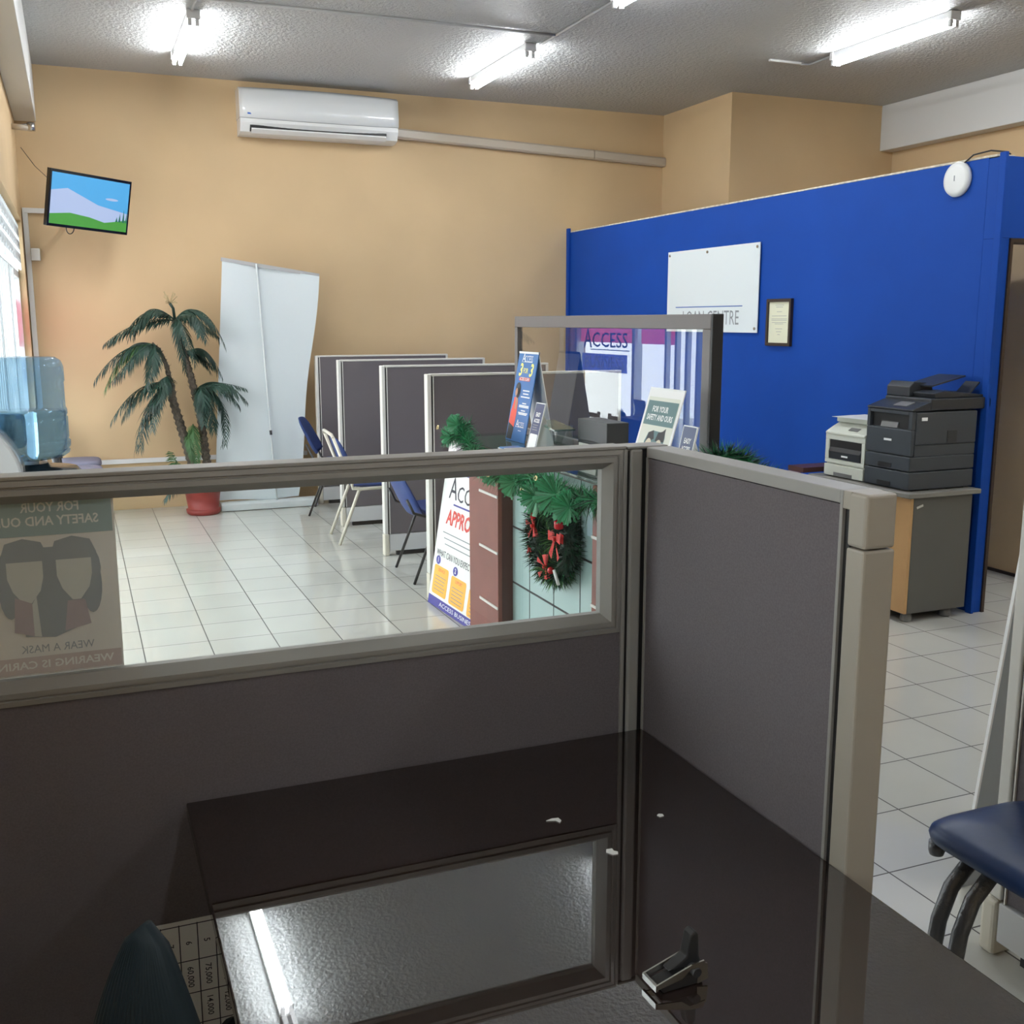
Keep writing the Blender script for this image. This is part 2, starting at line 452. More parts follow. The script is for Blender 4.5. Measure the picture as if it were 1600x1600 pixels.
# blue partition wall
m = MB('blue_paint', 'raw_edge'); m.box(4.66, 4.78, 4.56, YB, 0, 2.52)
m.box(4.66, 6.6, 4.44, 4.56, 2.09, 2.515)
m.box(4.66, 4.725, 4.44, 4.56, 0, 2.09); m.box(5.56, 6.6, 4.44, 4.56, 0, 2.09)
m.use('raw_edge'); m.box(4.658, 4.785, 4.50, YB-0.005, 2.52, 2.532)
m.use('blue_paint'); m.box(4.635, 4.66, YB-0.055, YB-0.001, 0, 2.56); m.box(4.64, 4.66, 4.425, 4.47, 0, 2.535)
struct(m.build('wall_partition', bevel=0.003), 'bright blue painted partition wall')
dr = bpy.data.objects.new('door_1', None); C.objects.link(dr); dr['kind'] = 'structure'; dr.location = (5.1, 4.5, 0)
m = MB('dark_wood'); m.box(4.725, 4.745, 4.43, 4.57, 0, 2.09); m.box(5.54, 5.56, 4.43, 4.57, 0, 2.09); m.box(4.745, 5.54, 4.43, 4.57, 2.07, 2.09)
m.build('door_frame', dr)
m = MB('beige'); m.box(5.605, 5.70, 4.56, 8.67, 0, 2.52); struct(m.build('wall_corridor'), 'beige wall seen through the doorway')
m = MB('dark_wood'); m.box(5.594, 5.605, 4.56, 8.67, 0, 0.02); struct(m.build('baseboard_corridor'))

# ------------------------------------------------------------------ cubicle partitions
def ring(mb, x0, x1, z0, z1, prof):
    """mitred frame in the XZ plane; prof = list of (inset, y)"""
    loops = []
    for ins, y in prof:
        loops.append([mb.v((x0+ins, y, z0+ins)), mb.v((x1-ins, y, z0+ins)), mb.v((x1-ins, y, z1-ins)), mb.v((x0+ins, y, z1-ins))])
    n = len(loops)
    for i in range(n):
        a, b = loops[i], loops[(i+1) % n]
        for k in range(4): mb.f([a[k], a[(k+1) % 4], b[(k+1) % 4], b[k]])

# near partition with the glazed upper half
YA = 2.032
pa = thing('cubicle_partition', 'low grey fabric partition with a glazed upper half, running left behind the dark desk', 'partition', (0.4, YA+0.03, 0))
m = MB('fabric'); m.box(-0.30, 1.094, YA+0.004, YA+0.056, 0.16, 0.962); m.build('fabric_panel', pa)
m = MB('raceway'); m.box(-0.30, 1.094, YA+0.002, YA+0.058, 0.02, 0.155); m.build('base_cover', pa)
m = MB('grey_trim')
pr = [(0, YA), (0.010, YA-0.002), (0.012, YA+0.002), (0.0145, YA+0.002), (0.016, YA-0.003), (0.026, YA-0.004), (0.043, YA+0.020),
      (0.043, YA+0.040), (0.026, YA+0.064), (0.0, YA+0.060)]
ring(m, -0.318, 1.094, 0.962, 1.374, pr)
m.build('window_frame', pa)
m = MB('grey_trim'); m.box(-0.318, 1.100, YA-0.001, YA+0.061, 1.3745, 1.382, 0.002); m.build('top_cap', pa)
m = MB('grey_trim'); m.box(1.0945, 1.103, YA-0.002, YA+0.062, 0.0, 1.374, 0.001); m.build('edge_trim', pa)
m = MB('glass'); m.box(-0.278, 1.054, YA+0.027, YA+0.033, 1.003, 1.333); m.build('glass_pane', pa)
# corner post
po = thing('partition_post', 'grey corner post with black grooves joining the two near partitions', 'post', (1.13, YA+0.03, 0))
m = MB('black'); m.box(1.1035, 1.205, YA+0.006, YA+0.062, 0.0, 1.370); m.build('groove', po)
m = MB('grey_trim'); m.box(1.1125, 1.1425, YA-0.001, YA+0.004+0.05, 0.0, 1.374, 0.006, 3); m.build('cover_strip', po)
m = MB('grey_trim'); m.box(1.104, 1.205, YA+0.0, YA+0.064, 1.3745, 1.380, 0.002); m.build('post_cap', po)
# right hand panel
XB = 1.150
pb = thing('cubicle_partition', 'low grey fabric partition along the right edge of the dark desk', 'partition', (XB+0.03, 1.7, 0))
m = MB('fabric'); m.box(XB+0.002, XB+0.056, 1.383, YA-0.008, 0.16, 1.353); m.build('fabric_panel', pb)
m = MB('raceway'); m.box(XB, XB+0.058, 1.383, YA-0.008, 0.02, 0.155); m.build('base_cover', pb)
m = MB('grey_trim'); m.box(XB-0.002, XB+0.058, 1.383, YA-0.004, 1.355, 1.378, 0.002); m.build('top_cap', pb)
m = MB('grey_trim'); m.box(XB-0.0015, XB+0.058, YA-0.0085, YA-0.0025, 0, 1.355); m.box(XB-0.0025, XB+0.0585, 1.3755, 1.383, 0, 1.378, 0.001); m.build('edge_trim', pb)
m = MB('black'); m.box(XB+0.004, XB+0.054, 1.362, 1.3755, 0, 1.355); m.build('groove', pb)
m = MB('cream_trim'); m.box(XB-0.003, XB+0.060, 1.318, 1.362, 0.0, 1.286, 0.004); m.build('end_cover', pb)
m = MB('cream_trim'); m.box(XB-0.003, XB+0.060, 1.318, 1.362, 1.288, 1.378, 0.006, 3)
m.box(XB-0.003, XB+0.060, 1.355, 1.3755, 1.348, 1.378, 0.002)
m.build('end_cap', pb)

# four partitions at the back
BP = [(1.99, 3.24, 9.55, 'fourth of the grey partitions at the back, nearest the beige wall'),
      (1.93, 3.18, 8.41, 'third of the grey partitions at the back, behind the cream framed chair'),
      (1.955, 3.22, 7.20, 'second of the grey partitions at the back, behind the chair with a blue shell'),
      (1.880, 3.15, 5.93, 'nearest of the grey partitions at the back, behind the approval poster')]
for x0, x1, y, lab in BP:
    p = thing('cubicle_partition', 'low grey fabric partition with cream edges, ' + lab, 'partition', (x0, y, 0), 'partitions between the service desks')
    t = 0.03
    m = MB('fabric'); m.box(x0+0.04, x1-0.02, y-t+0.003, y+t-0.003, 0.16, 1.335); m.build('fabric_panel', p)
    m = MB('raceway'); m.box(x0+0.035, x1-0.02, y-t, y+t, 0.035, 0.155); m.build('base_cover', p)
    m = MB('black'); m.box(x0+0.09, x1-0.1, y-t+0.012, y+t-0.012, 0.0, 0.0345); m.box(x0+0.0255, x0+0.0345, y-t+0.004, y+t-0.004, 0.155, 1.33); m.build('groove', p)
    m = MB('pale_trim'); m.box(x0, x0+0.025, y-t-0.001, y+t+0.001, 0.16, 1.347, 0.004); m.box(x0+0.035, x0+0.041, y-t, y+t, 0.16, 1.335); m.build('end_cover', p)
    m = MB('cream_metal'); m.box(x0-0.004, x0+0.033, y-t-0.003, y+t+0.003, 0.0, 0.158, 0.008, 3); m.build('end_foot', p)
    m = MB('pale_trim'); m.box(x0+0.026, x1, y-t-0.001, y+t+0.001, 1.336, 1.349, 0.002); m.box(x1-0.0195, x1, y-t, y+t, 0.0, 1.3355); m.build('top_cap', p)

# ------------------------------------------------------------------ dark desk and things on it
d = thing('desk', 'dark brown glossy desk in the foreground corner', 'desk', (0.64, 1.3, 0))
m = MB('desk_top'); m.box(0.141, 1.1455, 0.50, 2.020, 0.702, 0.730, 0.003); m.build('tabletop', d)
m = MB('desk_wood'); m.box(0.43, 0.455, 0.6, 1.95, 0, 0.7015); m.build('leg', d)
m = MB('desk_wood'); m.box(1.09, 1.115, 0.6, 1.95, 0, 0.7015); m.build('leg', d)
m = MB('desk_wood'); m.box(0.4555, 1.0895, 1.93, 1.945, 0.38, 0.7015); m.build('modesty_panel', d)

def scrap(cx, cy, pts, label):
    m = MB('scrap'); m.prism([(cx+x, cy+y) for x, y in pts], 'z', 0.7305, 0.7316)
    tag(m.build('paper_scrap'), label, 'paper scrap', 'torn paper bits on the dark desk')
scrap(0.769, 1.679, [(-.013, .004), (.0, .008), (.013, .006), (.014, -.006), (.008, -.012), (.004, -.002)], 'tiny torn paper bit on the desk, furthest left')
scrap(0.814, 1.532, [(-.009, .002), (-.004, .011), (.007, .010), (.006, .002), (.011, -.004), (.008, -.011), (-.002, -.010)], 'largest torn paper bit on the desk, beside the post reflection')
scrap(0.965, 1.621, [(-.006, .003), (.0, .007), (.006, .003), (.005, -.004), (-.004, -.005)], 'smallest round paper bit on the desk, right of the post reflection')

s = thing('staple_remover', 'small black and chrome staple remover lying on the dark desk', 'staple remover', (0.73, 1.165, 0.730))
old = Matrix.Translation((0.728, 1.165, 0.7305)) @ Matrix.Rotation(math.radians(2), 4, 'Z')
m = MB('black'); m.xf = old
m.prism([(-0.032, 0.0), (-0.036, 0.010), (-0.010, 0.016), (0.022, 0.016), (0.034, 0.010), (0.034, 0.0)], 'y', -0.014, 0.014)
m.build('lower_grip', s, bevel=0.002)
m = MB('black'); m.xf = old @ Matrix.Translation((0.012, 0.006, 0.018))
m.prism([(-0.030, 0.004), (-0.010, 0.014), (0.000, 0.020), (0.006, 0.052), (0.014, 0.056), (0.020, 0.050), (0.022, 0.016), (0.026, 0.004)], 'y', -0.009, 0.010)
m.build('upper_grip', s, bevel=0.003)
m = MB('chrome'); m.xf = old
m.prism([(-0.046, 0.010), (-0.047, 0.017), (0.012, 0.034), (0.032, 0.036), (0.036, 0.026), (0.010, 0.028), (-0.004, 0.017), (-0.022, 0.014)], 'y', -0.018, -0.0155)
m.prism([(-0.046, 0.010), (-0.047, 0.017), (0.012, 0.034), (0.032, 0.036), (0.036, 0.026), (0.010, 0.028), (-0.004, 0.017), (-0.022, 0.014)], 'y', 0.0155, 0.018)
m.box(-0.047, -0.043, -0.018, 0.018, 0.008, 0.017)
m.build('jaw', s)
m = MB('chrome'); m.xf = old; m.prism([(0.022, 0.002), (0.022, 0.034), (0.038, 0.030), (0.040, 0.006)], 'y', -0.017, -0.0145); m.build('hinge_plate', s)
m = MB('chrome'); m.xf = old; m.prism([(0.022, 0.002), (0.022, 0.034), (0.038, 0.030), (0.040, 0.006)], 'y', 0.0145, 0.017); m.build('hinge_plate', s)
m = MB('black_metal'); m.xf = old; m.tube([(0.020, -0.0195, 0.020), (0.020, 0.0195, 0.020)], 0.007, 12); m.build('pivot', s)

# paper with a number table on the partition, below the desk
fl = Flat((0.066, YA+0.003, 0.475), (1, 0, 0), (0, 0, 1))
pp = thing('number_table_sheet', 'white sheet with a ruled number table taped to the partition left of the desk', 'paper', (0.18, YA, 0.35))
m = MB('paper'); fl.slab(m, 'paper', 0, 0.30, -0.30, 0.0, 0.002); m.build('sheet', pp)
m = MB('ink')
for x in (0.012, 0.047, 0.082, 0.117, 0.152, 0.187, 0.222): fl.rect(m, 'ink', x, x+0.0022, -0.29, -0.008)
for y in (-0.009, -0.088, -0.160, -0.230, -0.288): fl.rect(m, 'ink', 0.012, 0.29, y-0.0022, y)
for (t, x, y) in (('7', 0.030, -0.05), ('6', 0.065, -0.05), ('5', 0.10, -0.05), ('4', 0.135, -0.05), ('60,000', 0.065, -0.125), ('75,000', 0.10, -0.125), ('80,000', 0.135, -0.125),
                  ('14,000', 0.10, -0.195), ('12,000', 0.135, -0.195), ('10,000', 0.17, -0.195)):
    fl.text(m, 'ink', t, x, y, 0.017, rot=-PI/2, bold=0.01)
m.build('lettering', pp)

# office chair at the left end of the desk
oc = thing('office_chair', 'dark ribbed backrest chair at the left end of the dark desk', 'chair', (0.05, 1.16, 0))
m = MB('teal_rib')
cx, cy = 0.02, 1.17
cols = 132; rows = 20
ta = math.radians(40); tg = Vector((math.cos(ta), -math.sin(ta), 0)); nn = Vector((-math.sin(ta), -math.cos(ta), 0))
AP = Vector((0.022, 1.225, 0))
def bk(u, v, side):
    drop = 0.455*(1-v) + 0.0004
    half = 0.205*(1-math.exp(-drop/0.30))*0.80 + 0.017*math.sqrt(min(1.0, drop/0.012))
    if v < 0.12: half *= 0.86+0.14*math.sin(v/0.12*PI/2)
    z = 0.942 - drop
    dep = -0.9*(half*u)**2 - 0.05*(v-0.4)**2
    th = (0.016 if side > 0 else -0.016)*(1-0.75*abs(u)**8)*(1-0.6*v**10)
    rib = 0.0009*math.sin(u*PI*24)*max(0.15, min(1, 0.55-u))*min(1, drop/0.03)
    return AP + Vector((0, 0, z)) + tg*(half*u) + nn*(dep+th+rib)
gs = []
for side in (1, -1):
    g = [[m.v(bk(-1+2*i/cols, j/rows, side)) for i in range(cols+1)] for j in range(rows+1)]; gs.append(g)
    for j in range(rows):
        for i in range(cols): m.f([g[j][i], g[j][i+1], g[j+1][i+1], g[j+1][i]], True)
g1, g = gs
for j in range(rows):
    for i in (0, cols): m.f([g1[j][i], g1[j+1][i], g[j+1][i], g[j][i]], True)
for i in range(cols):
    for j in (0, rows): m.f([g1[j][i], g1[j][i+1], g[j][i+1], g[j][i]], True)
m.build('backrest', oc)
def oc_at(f, z): q = AP - nn*f; return (q.x, q.y, z)
m = MB('teal_rib'); m.obox(oc_at(0.27, 0.45), (tg, -nn, Vector((0, 0, 1))), (0.20, 0.20, 0.03), 0.02); m.build('seat', oc)
m = MB('black'); m.tube([oc_at(0.25, 0.41), oc_at(0.06, 0.405), oc_at(0.02, 0.46), oc_at(0.025, 0.58)], 0.016); m.build('back_support', oc)
m = MB('black'); m.tube([oc_at(0.25, 0.09), oc_at(0.25, 0.4195)], 0.025); m.build('gas_column', oc)
m = MB('black'); hub = Vector(oc_at(0.25, 0))
for k in range(5):
    a = 2*PI*k/5+0.5; e = hub+Vector((0.19*math.cos(a), 0.19*math.sin(a), 0)); m.tube([hub+Vector((0, 0, 0.10)), e+Vector((0, 0, 0.06))], 0.015); m.lathe([(0.02, 0), (0.022, 0.02), (0.015, 0.05)], e)
m.build('star_base', oc)

# blue vinyl chair on the right
bc = thing('padded_chair', 'padded blue vinyl chair with grey tube frame at the right edge', 'chair', (1.95, 1.6, 0))
def cushion(x0, x1, y0, y1, z0, z1, mname, name, par, rc=0.07, dome=0.012, xf=None):
    m = MB(mname)
    if xf: m.xf = xf
    n = 40
    def loop(ins, z):
        out = []
        for k in range(n):
            a = 2*PI*k/n; ca, sa = math.cos(a), math.sin(a)
            e = 0.35
            out.append(m.v(((x0+x1)/2 + ((x1-x0)/2-ins)*math.copysign(abs(ca)**e, ca), (y0+y1)/2 + ((y1-y0)/2-ins)*math.copysign(abs(sa)**e, sa), z)))
        return out
    h = z1-z0
    prof = [(0.02, z0), (0.004, z0+0.15*h), (0.0, z0+0.45*h), (0.004, z0+0.7*h), (0.016, z0+0.9*h), (0.034, z1), (0.09, z1+dome*0.7), (0.15, z1+dome)]
    L = [loop(i, z) for i, z in prof]
    for a, b in zip(L, L[1:]):
        for k in range(n): m.f([a[k], a[(k+1) % n], b[(k+1) % n], b[k]], True)
    m.f(L[0][::-1]); m.f(L[-1], True)
    return m.build(name, par)
cushion(1.765, 2.125, 1.40, 1.80, 0.445, 0.497, 'vinyl_blue', 'seat', bc)
m = MB('hammer_grey'); m.box(1.80, 2.10, 1.43, 1.775, 0.434, 0.445, 0.003); m.build('seat_pan', bc)
m = MB('hammer_grey'); m.lathe([(0.016, 0), (0.019, 0.01), (0.019, 0.032)], (1.808, 1.770, 0.408)); m.build('bumper', bc)
def bend(y, s=1, dx=0):
    return [(2.02+dx, y, 0.425), (1.93+dx, y, 0.42), (1.865+dx, y, 0.395), (1.815+dx, y, 0.345), (1.785+dx, y, 0.27), (1.77+dx, y, 0.16), (1.762+dx, y, 0.0)]
for y in (1.725, 1.66):
    m = MB('hammer_grey'); m.tube(bend(y), 0.0185, 16); m.build('leg', bc)
for y in (1.52, 1.455):
    m = MB('hammer_grey'); m.tube([(3.875-a, y, c) for a, b, c in bend(y)], 0.0185, 16); m.build('leg', bc)
cushion(1.80, 2.10, 1.362, 1.402, 0.72, 0.98, 'vinyl_blue', 'backrest', bc, dome=0.004)
m = MB('hammer_grey'); m.tube([(1.84, 1.44, 0.43), (1.84, 1.39, 0.46), (1.84, 1.352, 0.6), (1.84, 1.345, 0.85)], 0.0125)
m.tube([(2.06, 1.44, 0.43), (2.06, 1.39, 0.46), (2.06, 1.352, 0.6), (2.06, 1.345, 0.85)], 0.0125); m.build('back_frame', bc)

# right hand cubicle partition (only its far edge is in the frame)
pr_ = thing('cubicle_partition', 'grey partition end with pale edge and cream foot behind the blue vinyl chair', 'partition', (2.17, 1.4, 0))
m = MB('fabric'); m.box(2.145, 2.197, 0.60, 1.852, 0.16, 1.353); m.build('fabric_panel', pr_)
m = MB('raceway'); m.box(2.135, 2.203, 0.60, 1.868, 0.045, 0.155, 0.004); m.build('base_cover', pr_)
m = MB('black'); m.box(2.15, 2.19, 0.7, 1.80, 0.012, 0.0445); m.box(2.147, 2.195, 1.8575, 1.866, 0.155, 1.355); m.build('groove', pr_)
m = MB('pale_trim'); m.box(2.139, 2.201, 1.8665, 1.905, 0.158, 1.378, 0.006, 3); m.box(2.139, 2.201, 1.8525, 1.857, 0.156, 1.355); m.build('end_cover', pr_)
m = MB('cream_metal'); m.box(2.128, 2.21, 1.869, 1.922, 0.0, 0.157, 0.014, 3); m.build('end_foot', pr_)
m = MB('grey_trim'); m.box(2.139, 2.201, 0.60, 1.866, 1.356, 1.378); m.build('top_cap', pr_)
m = MB('black'); m.lathe([(0.016, 0), (0.018, 0.012)], (2.17, 1.72, 0.0)); m.lathe([(0.016, 0), (0.018, 0.012)], (2.17, 0.9, 0.0)); m.build('glide', pr_)

# leaning board behind that partition
lb = thing('display_board', 'thin white edged display board leaning behind the pale partition end on the right', 'display board', (2.6, 2.1, 0))
m = MB('board_grey')
e1 = Vector((1, 0, 0)); e2 = Vector((0, -0.15, 1.3)).normalized(); e3 = e1.cross(e2)
m.obox(Vector((2.306, 2.17, 0.0))+e1*0.30+e2*0.655+e3*0.004, (e1, e2, e3), (0.29, 0.65, 0.004)); m.build('board', lb)
m = MB('white_edge')
for x in (0.0055, 0.5945): m.obox(Vector((2.306, 2.17, 0.0))+e1*x+e2*0.655+e3*0.004, (e1, e2, e3), (0.0035, 0.654, 0.005))
m.build('edge_strip', lb)
m = MB('board_grey'); m.tube([(2.6, 2.155, 0.55), (2.6, 2.42, 0.008)], 0.008); m.build('prop_leg', lb)

# poster seen from behind, on the glass
fl = Flat((0.047, YA+0.0345, 1.006), (-1, 0, 0), (0, 0, 1)); fl.N = Vector((0, -1, 0))
po2 = thing('mask_notice', 'pale grey paper notice seen from behind through the partition glass', 'notice', (-0.1, YA+0.04, 1.0))
m = MB('back_body')
m.box(-0.245, 0.047, YA+0.0355, YA+0.0375, 1.006, 1.342)
W = 0.292
fl.rect(m, 'back_header', 0.004, W-0.004, 0.262, 0.333, 0.0002); fl.rect(m, 'back_footer', 0.003, W-0.003, 0.004, 0.036, 0.0002)
m.build('sheet', po2)
m = MB('back_text')
fl.text(m, 'back_text', 'FOR YOUR', 0.108, 0.313, 0.024, l=0.0003, width=0.098, bold=0.02)
fl.text(m, 'back_text', 'SAFETY AND OURS', 0.12, 0.288, 0.024, l=0.0003, width=0.185, bold=0.02)
fl.text(m, 'back_text_dark', 'WEAR A MASK', 0.112, 0.050, 0.021, l=0.0003, width=0.125, bold=0.0)
fl.text(m, 'back_text', 'WEARING IS CARING', 0.125, 0.020, 0.020, l=0.0003, width=0.215, bold=0.02)
m.build('lettering', po2)
m = MB('back_shape')
for cx, s, q in ((0.075, 1, 0), (0.158, -1, 0.00025)):
    fl.ell(m, 'back_shape', cx, 0.195, 0.046, 0.060, 0.0001+q); fl.ell(m, 'back_shape', cx-0.028*s, 0.165, 0.018, 0.055, 0.00016+q)
    fl.poly(m, 'back_shape', [(cx-0.04, 0.225), (cx-0.03, 0.25), (cx, 0.258), (cx+0.03, 0.250), (cx+0.04, 0.22)], 0.00022+q)
fl.poly(m, 'back_shape', [(0.06, 0.24), (0.17, 0.24), (0.165, 0.075), (0.115, 0.070), (0.075, 0.085)], 0.00052)
for cx in (0.075, 0.158):
    fl.poly(m, 'back_face', [(cx-0.03, 0.215), (cx+0.03, 0.215), (cx+0.03, 0.185), (cx+0.022, 0.160), (cx+0.006, 0.138), (cx-0.008, 0.138), (cx-0.024, 0.160), (cx-0.03, 0.185)], 0.00055)
fl.poly(m, 'back_shape2', [(0.150, 0.137), (0.178, 0.15), (0.183, 0.085), (0.150, 0.075)], 0.0006)
fl.poly(m, 'back_face', [(0.142, 0.15), (0.150, 0.135), (0.150, 0.075), (0.138, 0.073)], 0.00066)
fl.poly(m, 'back_shape2', [(0.06, 0.137), (0.09, 0.137), (0.098, 0.08), (0.052, 0.09)], 0.00072)
m.build('illustration', po2)
m = MB('offwhite'); fl.poly(m, 'offwhite', [(0.205, 0.318), (0.222, 0.318), (0.232, 0.31), (0.230, 0.292), (0.218, 0.29), (0.213, 0.280), (0.208, 0.281), (0.207, 0.294), (0.200, 0.304)], 0.0012); m.build('tape_patch', po2)

# ------------------------------------------------------------------ left corner: water cooler, bin, chairs
wc = thing('water_cooler', 'water cooler with black top and upturned blue bottle at the left edge', 'water cooler', (-0.165, 3.8, 0))
m = MB('white_plastic'); m.box(-0.325, -0.005, 3.66, 3.98, 0.0, 1.13, 0.02, 3); m.build('body', wc)
m = MB('black_gloss'); m.lathe([(0.158, 1.131), (0.160, 1.16), (0.150, 1.172), (0.07, 1.176), (0.06, 1.19)], (-0.165, 3.82, 0)); m.build('top_collar', wc)
m = MB('black'); m.box(-0.28, -0.05, 3.652, 3.66, 0.75, 1.05); m.build('tap_recess', wc)
for x in (-0.2, -0.12):
    m = MB('printer_grey'); m.tube([(x, 3.655, 0.98), (x, 3.61, 0.97), (x, 3.605, 0.93)], 0.012); m.build('tap', wc)
bo = thing('water_bottle', 'large translucent blue water bottle upturned on the cooler', 'water bottle', (-0.165, 3.82, 1.18))
bx, by = -0.165, 3.82
prof = [(0.030, 1.178), (0.032, 1.200), (0.075, 1.203), (0.110, 1.210), (0.128, 1.222), (0.131, 1.232), (0.126, 1.236), (0.133, 1.244), (0.134, 1.262), (0.127, 1.268), (0.130, 1.274), (0.130, 1.34), (0.126, 1.345), (0.130, 1.352),
        (0.129, 1.366), (0.125, 1.374), (0.125, 1.455), (0.128, 1.46), (0.127, 1.505), (0.120, 1.525), (0.104, 1.536), (0.05, 1.538), (0.01, 1.534)]
m = MB('bottle_wall'); m.lathe(prof, (bx, by, 0), 40); m.build('bottle_shell', bo)
m = MB('water'); m.lathe([(0.028, 1.2), (0.10, 1.214), (0.122, 1.232), (0.124, 1.36), (0.123, 1.362), (0.01, 1.362)], (bx, by, 0), 32); m.build('water', bo)
m = MB('bottle_wall'); m.xf = Matrix.Translation((-0.215, 3.70, 1.315))
m.box(-0.055, 0.055, -0.03, 0.03, -0.062, 0.05, 0.022, 4); m.build('grip_recess', bo)
pt = thing('paper_towel_dispenser', 'white glossy rounded dispenser in front of the water bottle at the left edge', 'dispenser', (-0.33, 3.5, 1.0))
m = MB('dispenser_grey')
prof = [(XL+0.001, 0.98)] + [(-0.178, 0.98), (-0.170, 1.06), (-0.166, 1.18)] + [(-0.166-0.165*(1-math.cos(a)), 1.18+0.185*math.sin(a)) for a in [PI/2*k/8*0.98 for k in range(9)]]
m.prism(prof, 'y', 3.43, 3.62, True); m.build('cover', pt, bevel=0.008)
m = MB('black'); m.box(-0.30, -0.19, 3.47, 3.58, 0.968, 0.9795); m.build('slot', pt)

tb = thing('waste_bin', 'bin lined with a crumpled black plastic bag behind the mask notice', 'bin', (-0.11, 2.72, 0))
m = MB('black'); m.lathe([(0.13, 0.0), (0.155, 0.66), (0.15, 0.66), (0.12, 0.02)], (-0.13, 2.66, 0), 28); m.build('body', tb)
m = MB('bag'); rnd = random.Random(5)
seg = 40; rings = []
for r, z in ((0.158, 0.52), (0.172, 0.60), (0.170, 0.70), (0.162, 0.765), (0.148, 0.755), (0.13, 0.66), (0.05, 0.60)):
    rings.append([m.v((-0.13+(r+rnd.uniform(-.008, .008))*math.cos(2*PI*k/seg), 2.66+(r+rnd.uniform(-.008, .008))*math.sin(2*PI*k/seg), z+rnd.uniform(-.012, .012))) for k in range(seg)])
for a, b in zip(rings, rings[1:]):
    for k in range(seg): m.f([a[k], a[(k+1) % seg], b[(k+1) % seg], b[k]], False)
m.build('bin_bag', tb)

def ladder_chair(yc, label):
    r = thing('ladder_back_chair', label, 'chair', (0, yc, 0), 'ladder back chairs along the left wall')
    y0, y1 = yc-0.2, yc+0.2
    cushion(-0.20, 0.15, y0, y1, 0.455, 0.505, 'grey_cushion', 'seat', r)
    for y in (y0+0.02, y1-0.02):
        m = MB('black_metal'); m.tube([(-0.15, y, 0), (-0.165, y, 0.45), (-0.205, y, 0.82)], 0.016, 8); m.build('leg', r)
        m = MB('black_metal'); m.tube([(0.12, y, 0), (0.11, y, 0.45)], 0.014, 8); m.build('leg', r)
    for z in (0.60, 0.68, 0.78):
        x = -0.165-0.04*(z-0.45)/0.37
        m = MB('black_metal'); m.box(x-0.006, x+0.006, y0+0.02, y1-0.02, z-0.02, z+0.022); m.build('slat', r)
    m = MB('black_metal'); m.box(-0.17, 0.12, y0+0.02, y1-0.02, 0.435, 0.4545); m.build('seat_frame', r)
ladder_chair(9.60, 'black ladder back chair with grey seat, the one against the back wall')
ladder_chair(9.02, 'black ladder back chair with grey seat, middle of the three along the windows')
ladder_chair(8.44, 'black ladder back chair with grey seat, nearest of the three, partly behind the cooler')

# ------------------------------------------------------------------ back wall things
# television
tv = thing('television', 'wall mounted flat television showing a blue sky over green hills', 'television', (0.197, 9.33, 2.578))
yaw, tilt, roll = 0.62, 0.194, -0.035
e = Vector((math.cos(yaw), math.sin(yaw), 0)); n = Vector((math.sin(yaw), -math.cos(yaw), 0)); u = Vector((0, 0, 1))*math.cos(tilt)+n*math.sin(tilt)
E2 = e*math.cos(roll)+u*math.sin(roll); U2 = u*math.cos(roll)-e*math.sin(roll); N2 = E2.cross(U2)
c0 = Vector((0.197, 9.33, 2.578)); tw, th = 0.747, 0.43
m = MB('black_gloss'); m.obox(c0-N2*0.02, (E2, U2, N2), (tw/2, th/2, 0.02), 0.003); m.obox(c0-N2*0.05, (E2, U2, N2), (tw/2-0.15, th/2-0.1, 0.02)); m.build('casing', tv)
fl = Flat(c0, E2, U2); m = MB('screen_sky')
sw, sh = tw/2-0.018, th/2-0.022
fl.rect(m, 'screen_sky', -sw, sw, -sh, sh, 0.0006)
fl.poly(m, 'screen_pale', [(-sw, sh*0.3), (-sw*0.6, sh*0.45), (-sw*0.2, sh*0.2), (sw*0.2, -sh*0.05), (sw, -sh*0.25), (sw, -sh), (-sw, -sh)], 0.0010)
fl.ell(m, 'screen_pale', sw*0.55, sh*0.25, 0.06, 0.010, 0.0010)
fl.poly(m, 'screen_green', [(-sw, -sh*0.62), (-sw*0.5, -sh*0.50), (0, -sh*0.58), (sw*0.4, -sh*0.72), (sw*0.75, -sh*0.60), (sw, -sh*0.5), (sw, -sh), (-sw, -sh)], 0.0014)
for x, h in ((0.80, 0.36), (0.90, 0.55), (0.985, 0.5), (0.72, 0.2)):
    fl.poly(m, 'screen_tree', [(sw*x-0.012, -sh*0.62), (sw*x+0.012*(0.9 if x < .95 else 0.3), -sh*0.62), (sw*x, -sh*0.62+sh*h)], 0.0018)
m.build('screen', tv)
m = MB('black_metal'); m.tube([c0-N2*0.07, c0-N2*0.15+Vector((0, 0, 0)), Vector((0.10, YB-0.03, 2.56))], 0.018); m.box(0.02, 0.18, YB-0.03, YB-0.001, 2.45, 2.66); m.build('wall_bracket', tv)
m = MB('black'); q = c0-U2*(th/2)-E2*0.15-N2*0.02
m.tube([q+E2*0.035*math.cos(a)-U2*0.045*math.sin(a) for a in [PI*k/10 for k in range(11)]], 0.004, 6); m.build('cable', tv)
m = MB('black'); m.tube([(-0.295, 9.86, 3.05), (-0.2, 9.87, 2.91), (-0.02, 9.6, 2.70)], 0.0025, 6)
tag(m.build('aerial_cable'), 'thin black cable running down the corner to the television', 'cable')
m = MB('pipe', 'steel'); m.tube([(XL, 9.30, 3.12), (-0.20, 9.30, 3.115)], 0.022, 14); m.use('steel'); m.tube([(-0.30, 9.30, 3.12), (-0.19, 9.30, 3.145)], 0.012); m.lathe([(0.03, -0.03), (0.03, 0.03)], (-0.192, 9.30, 3.125), 14)
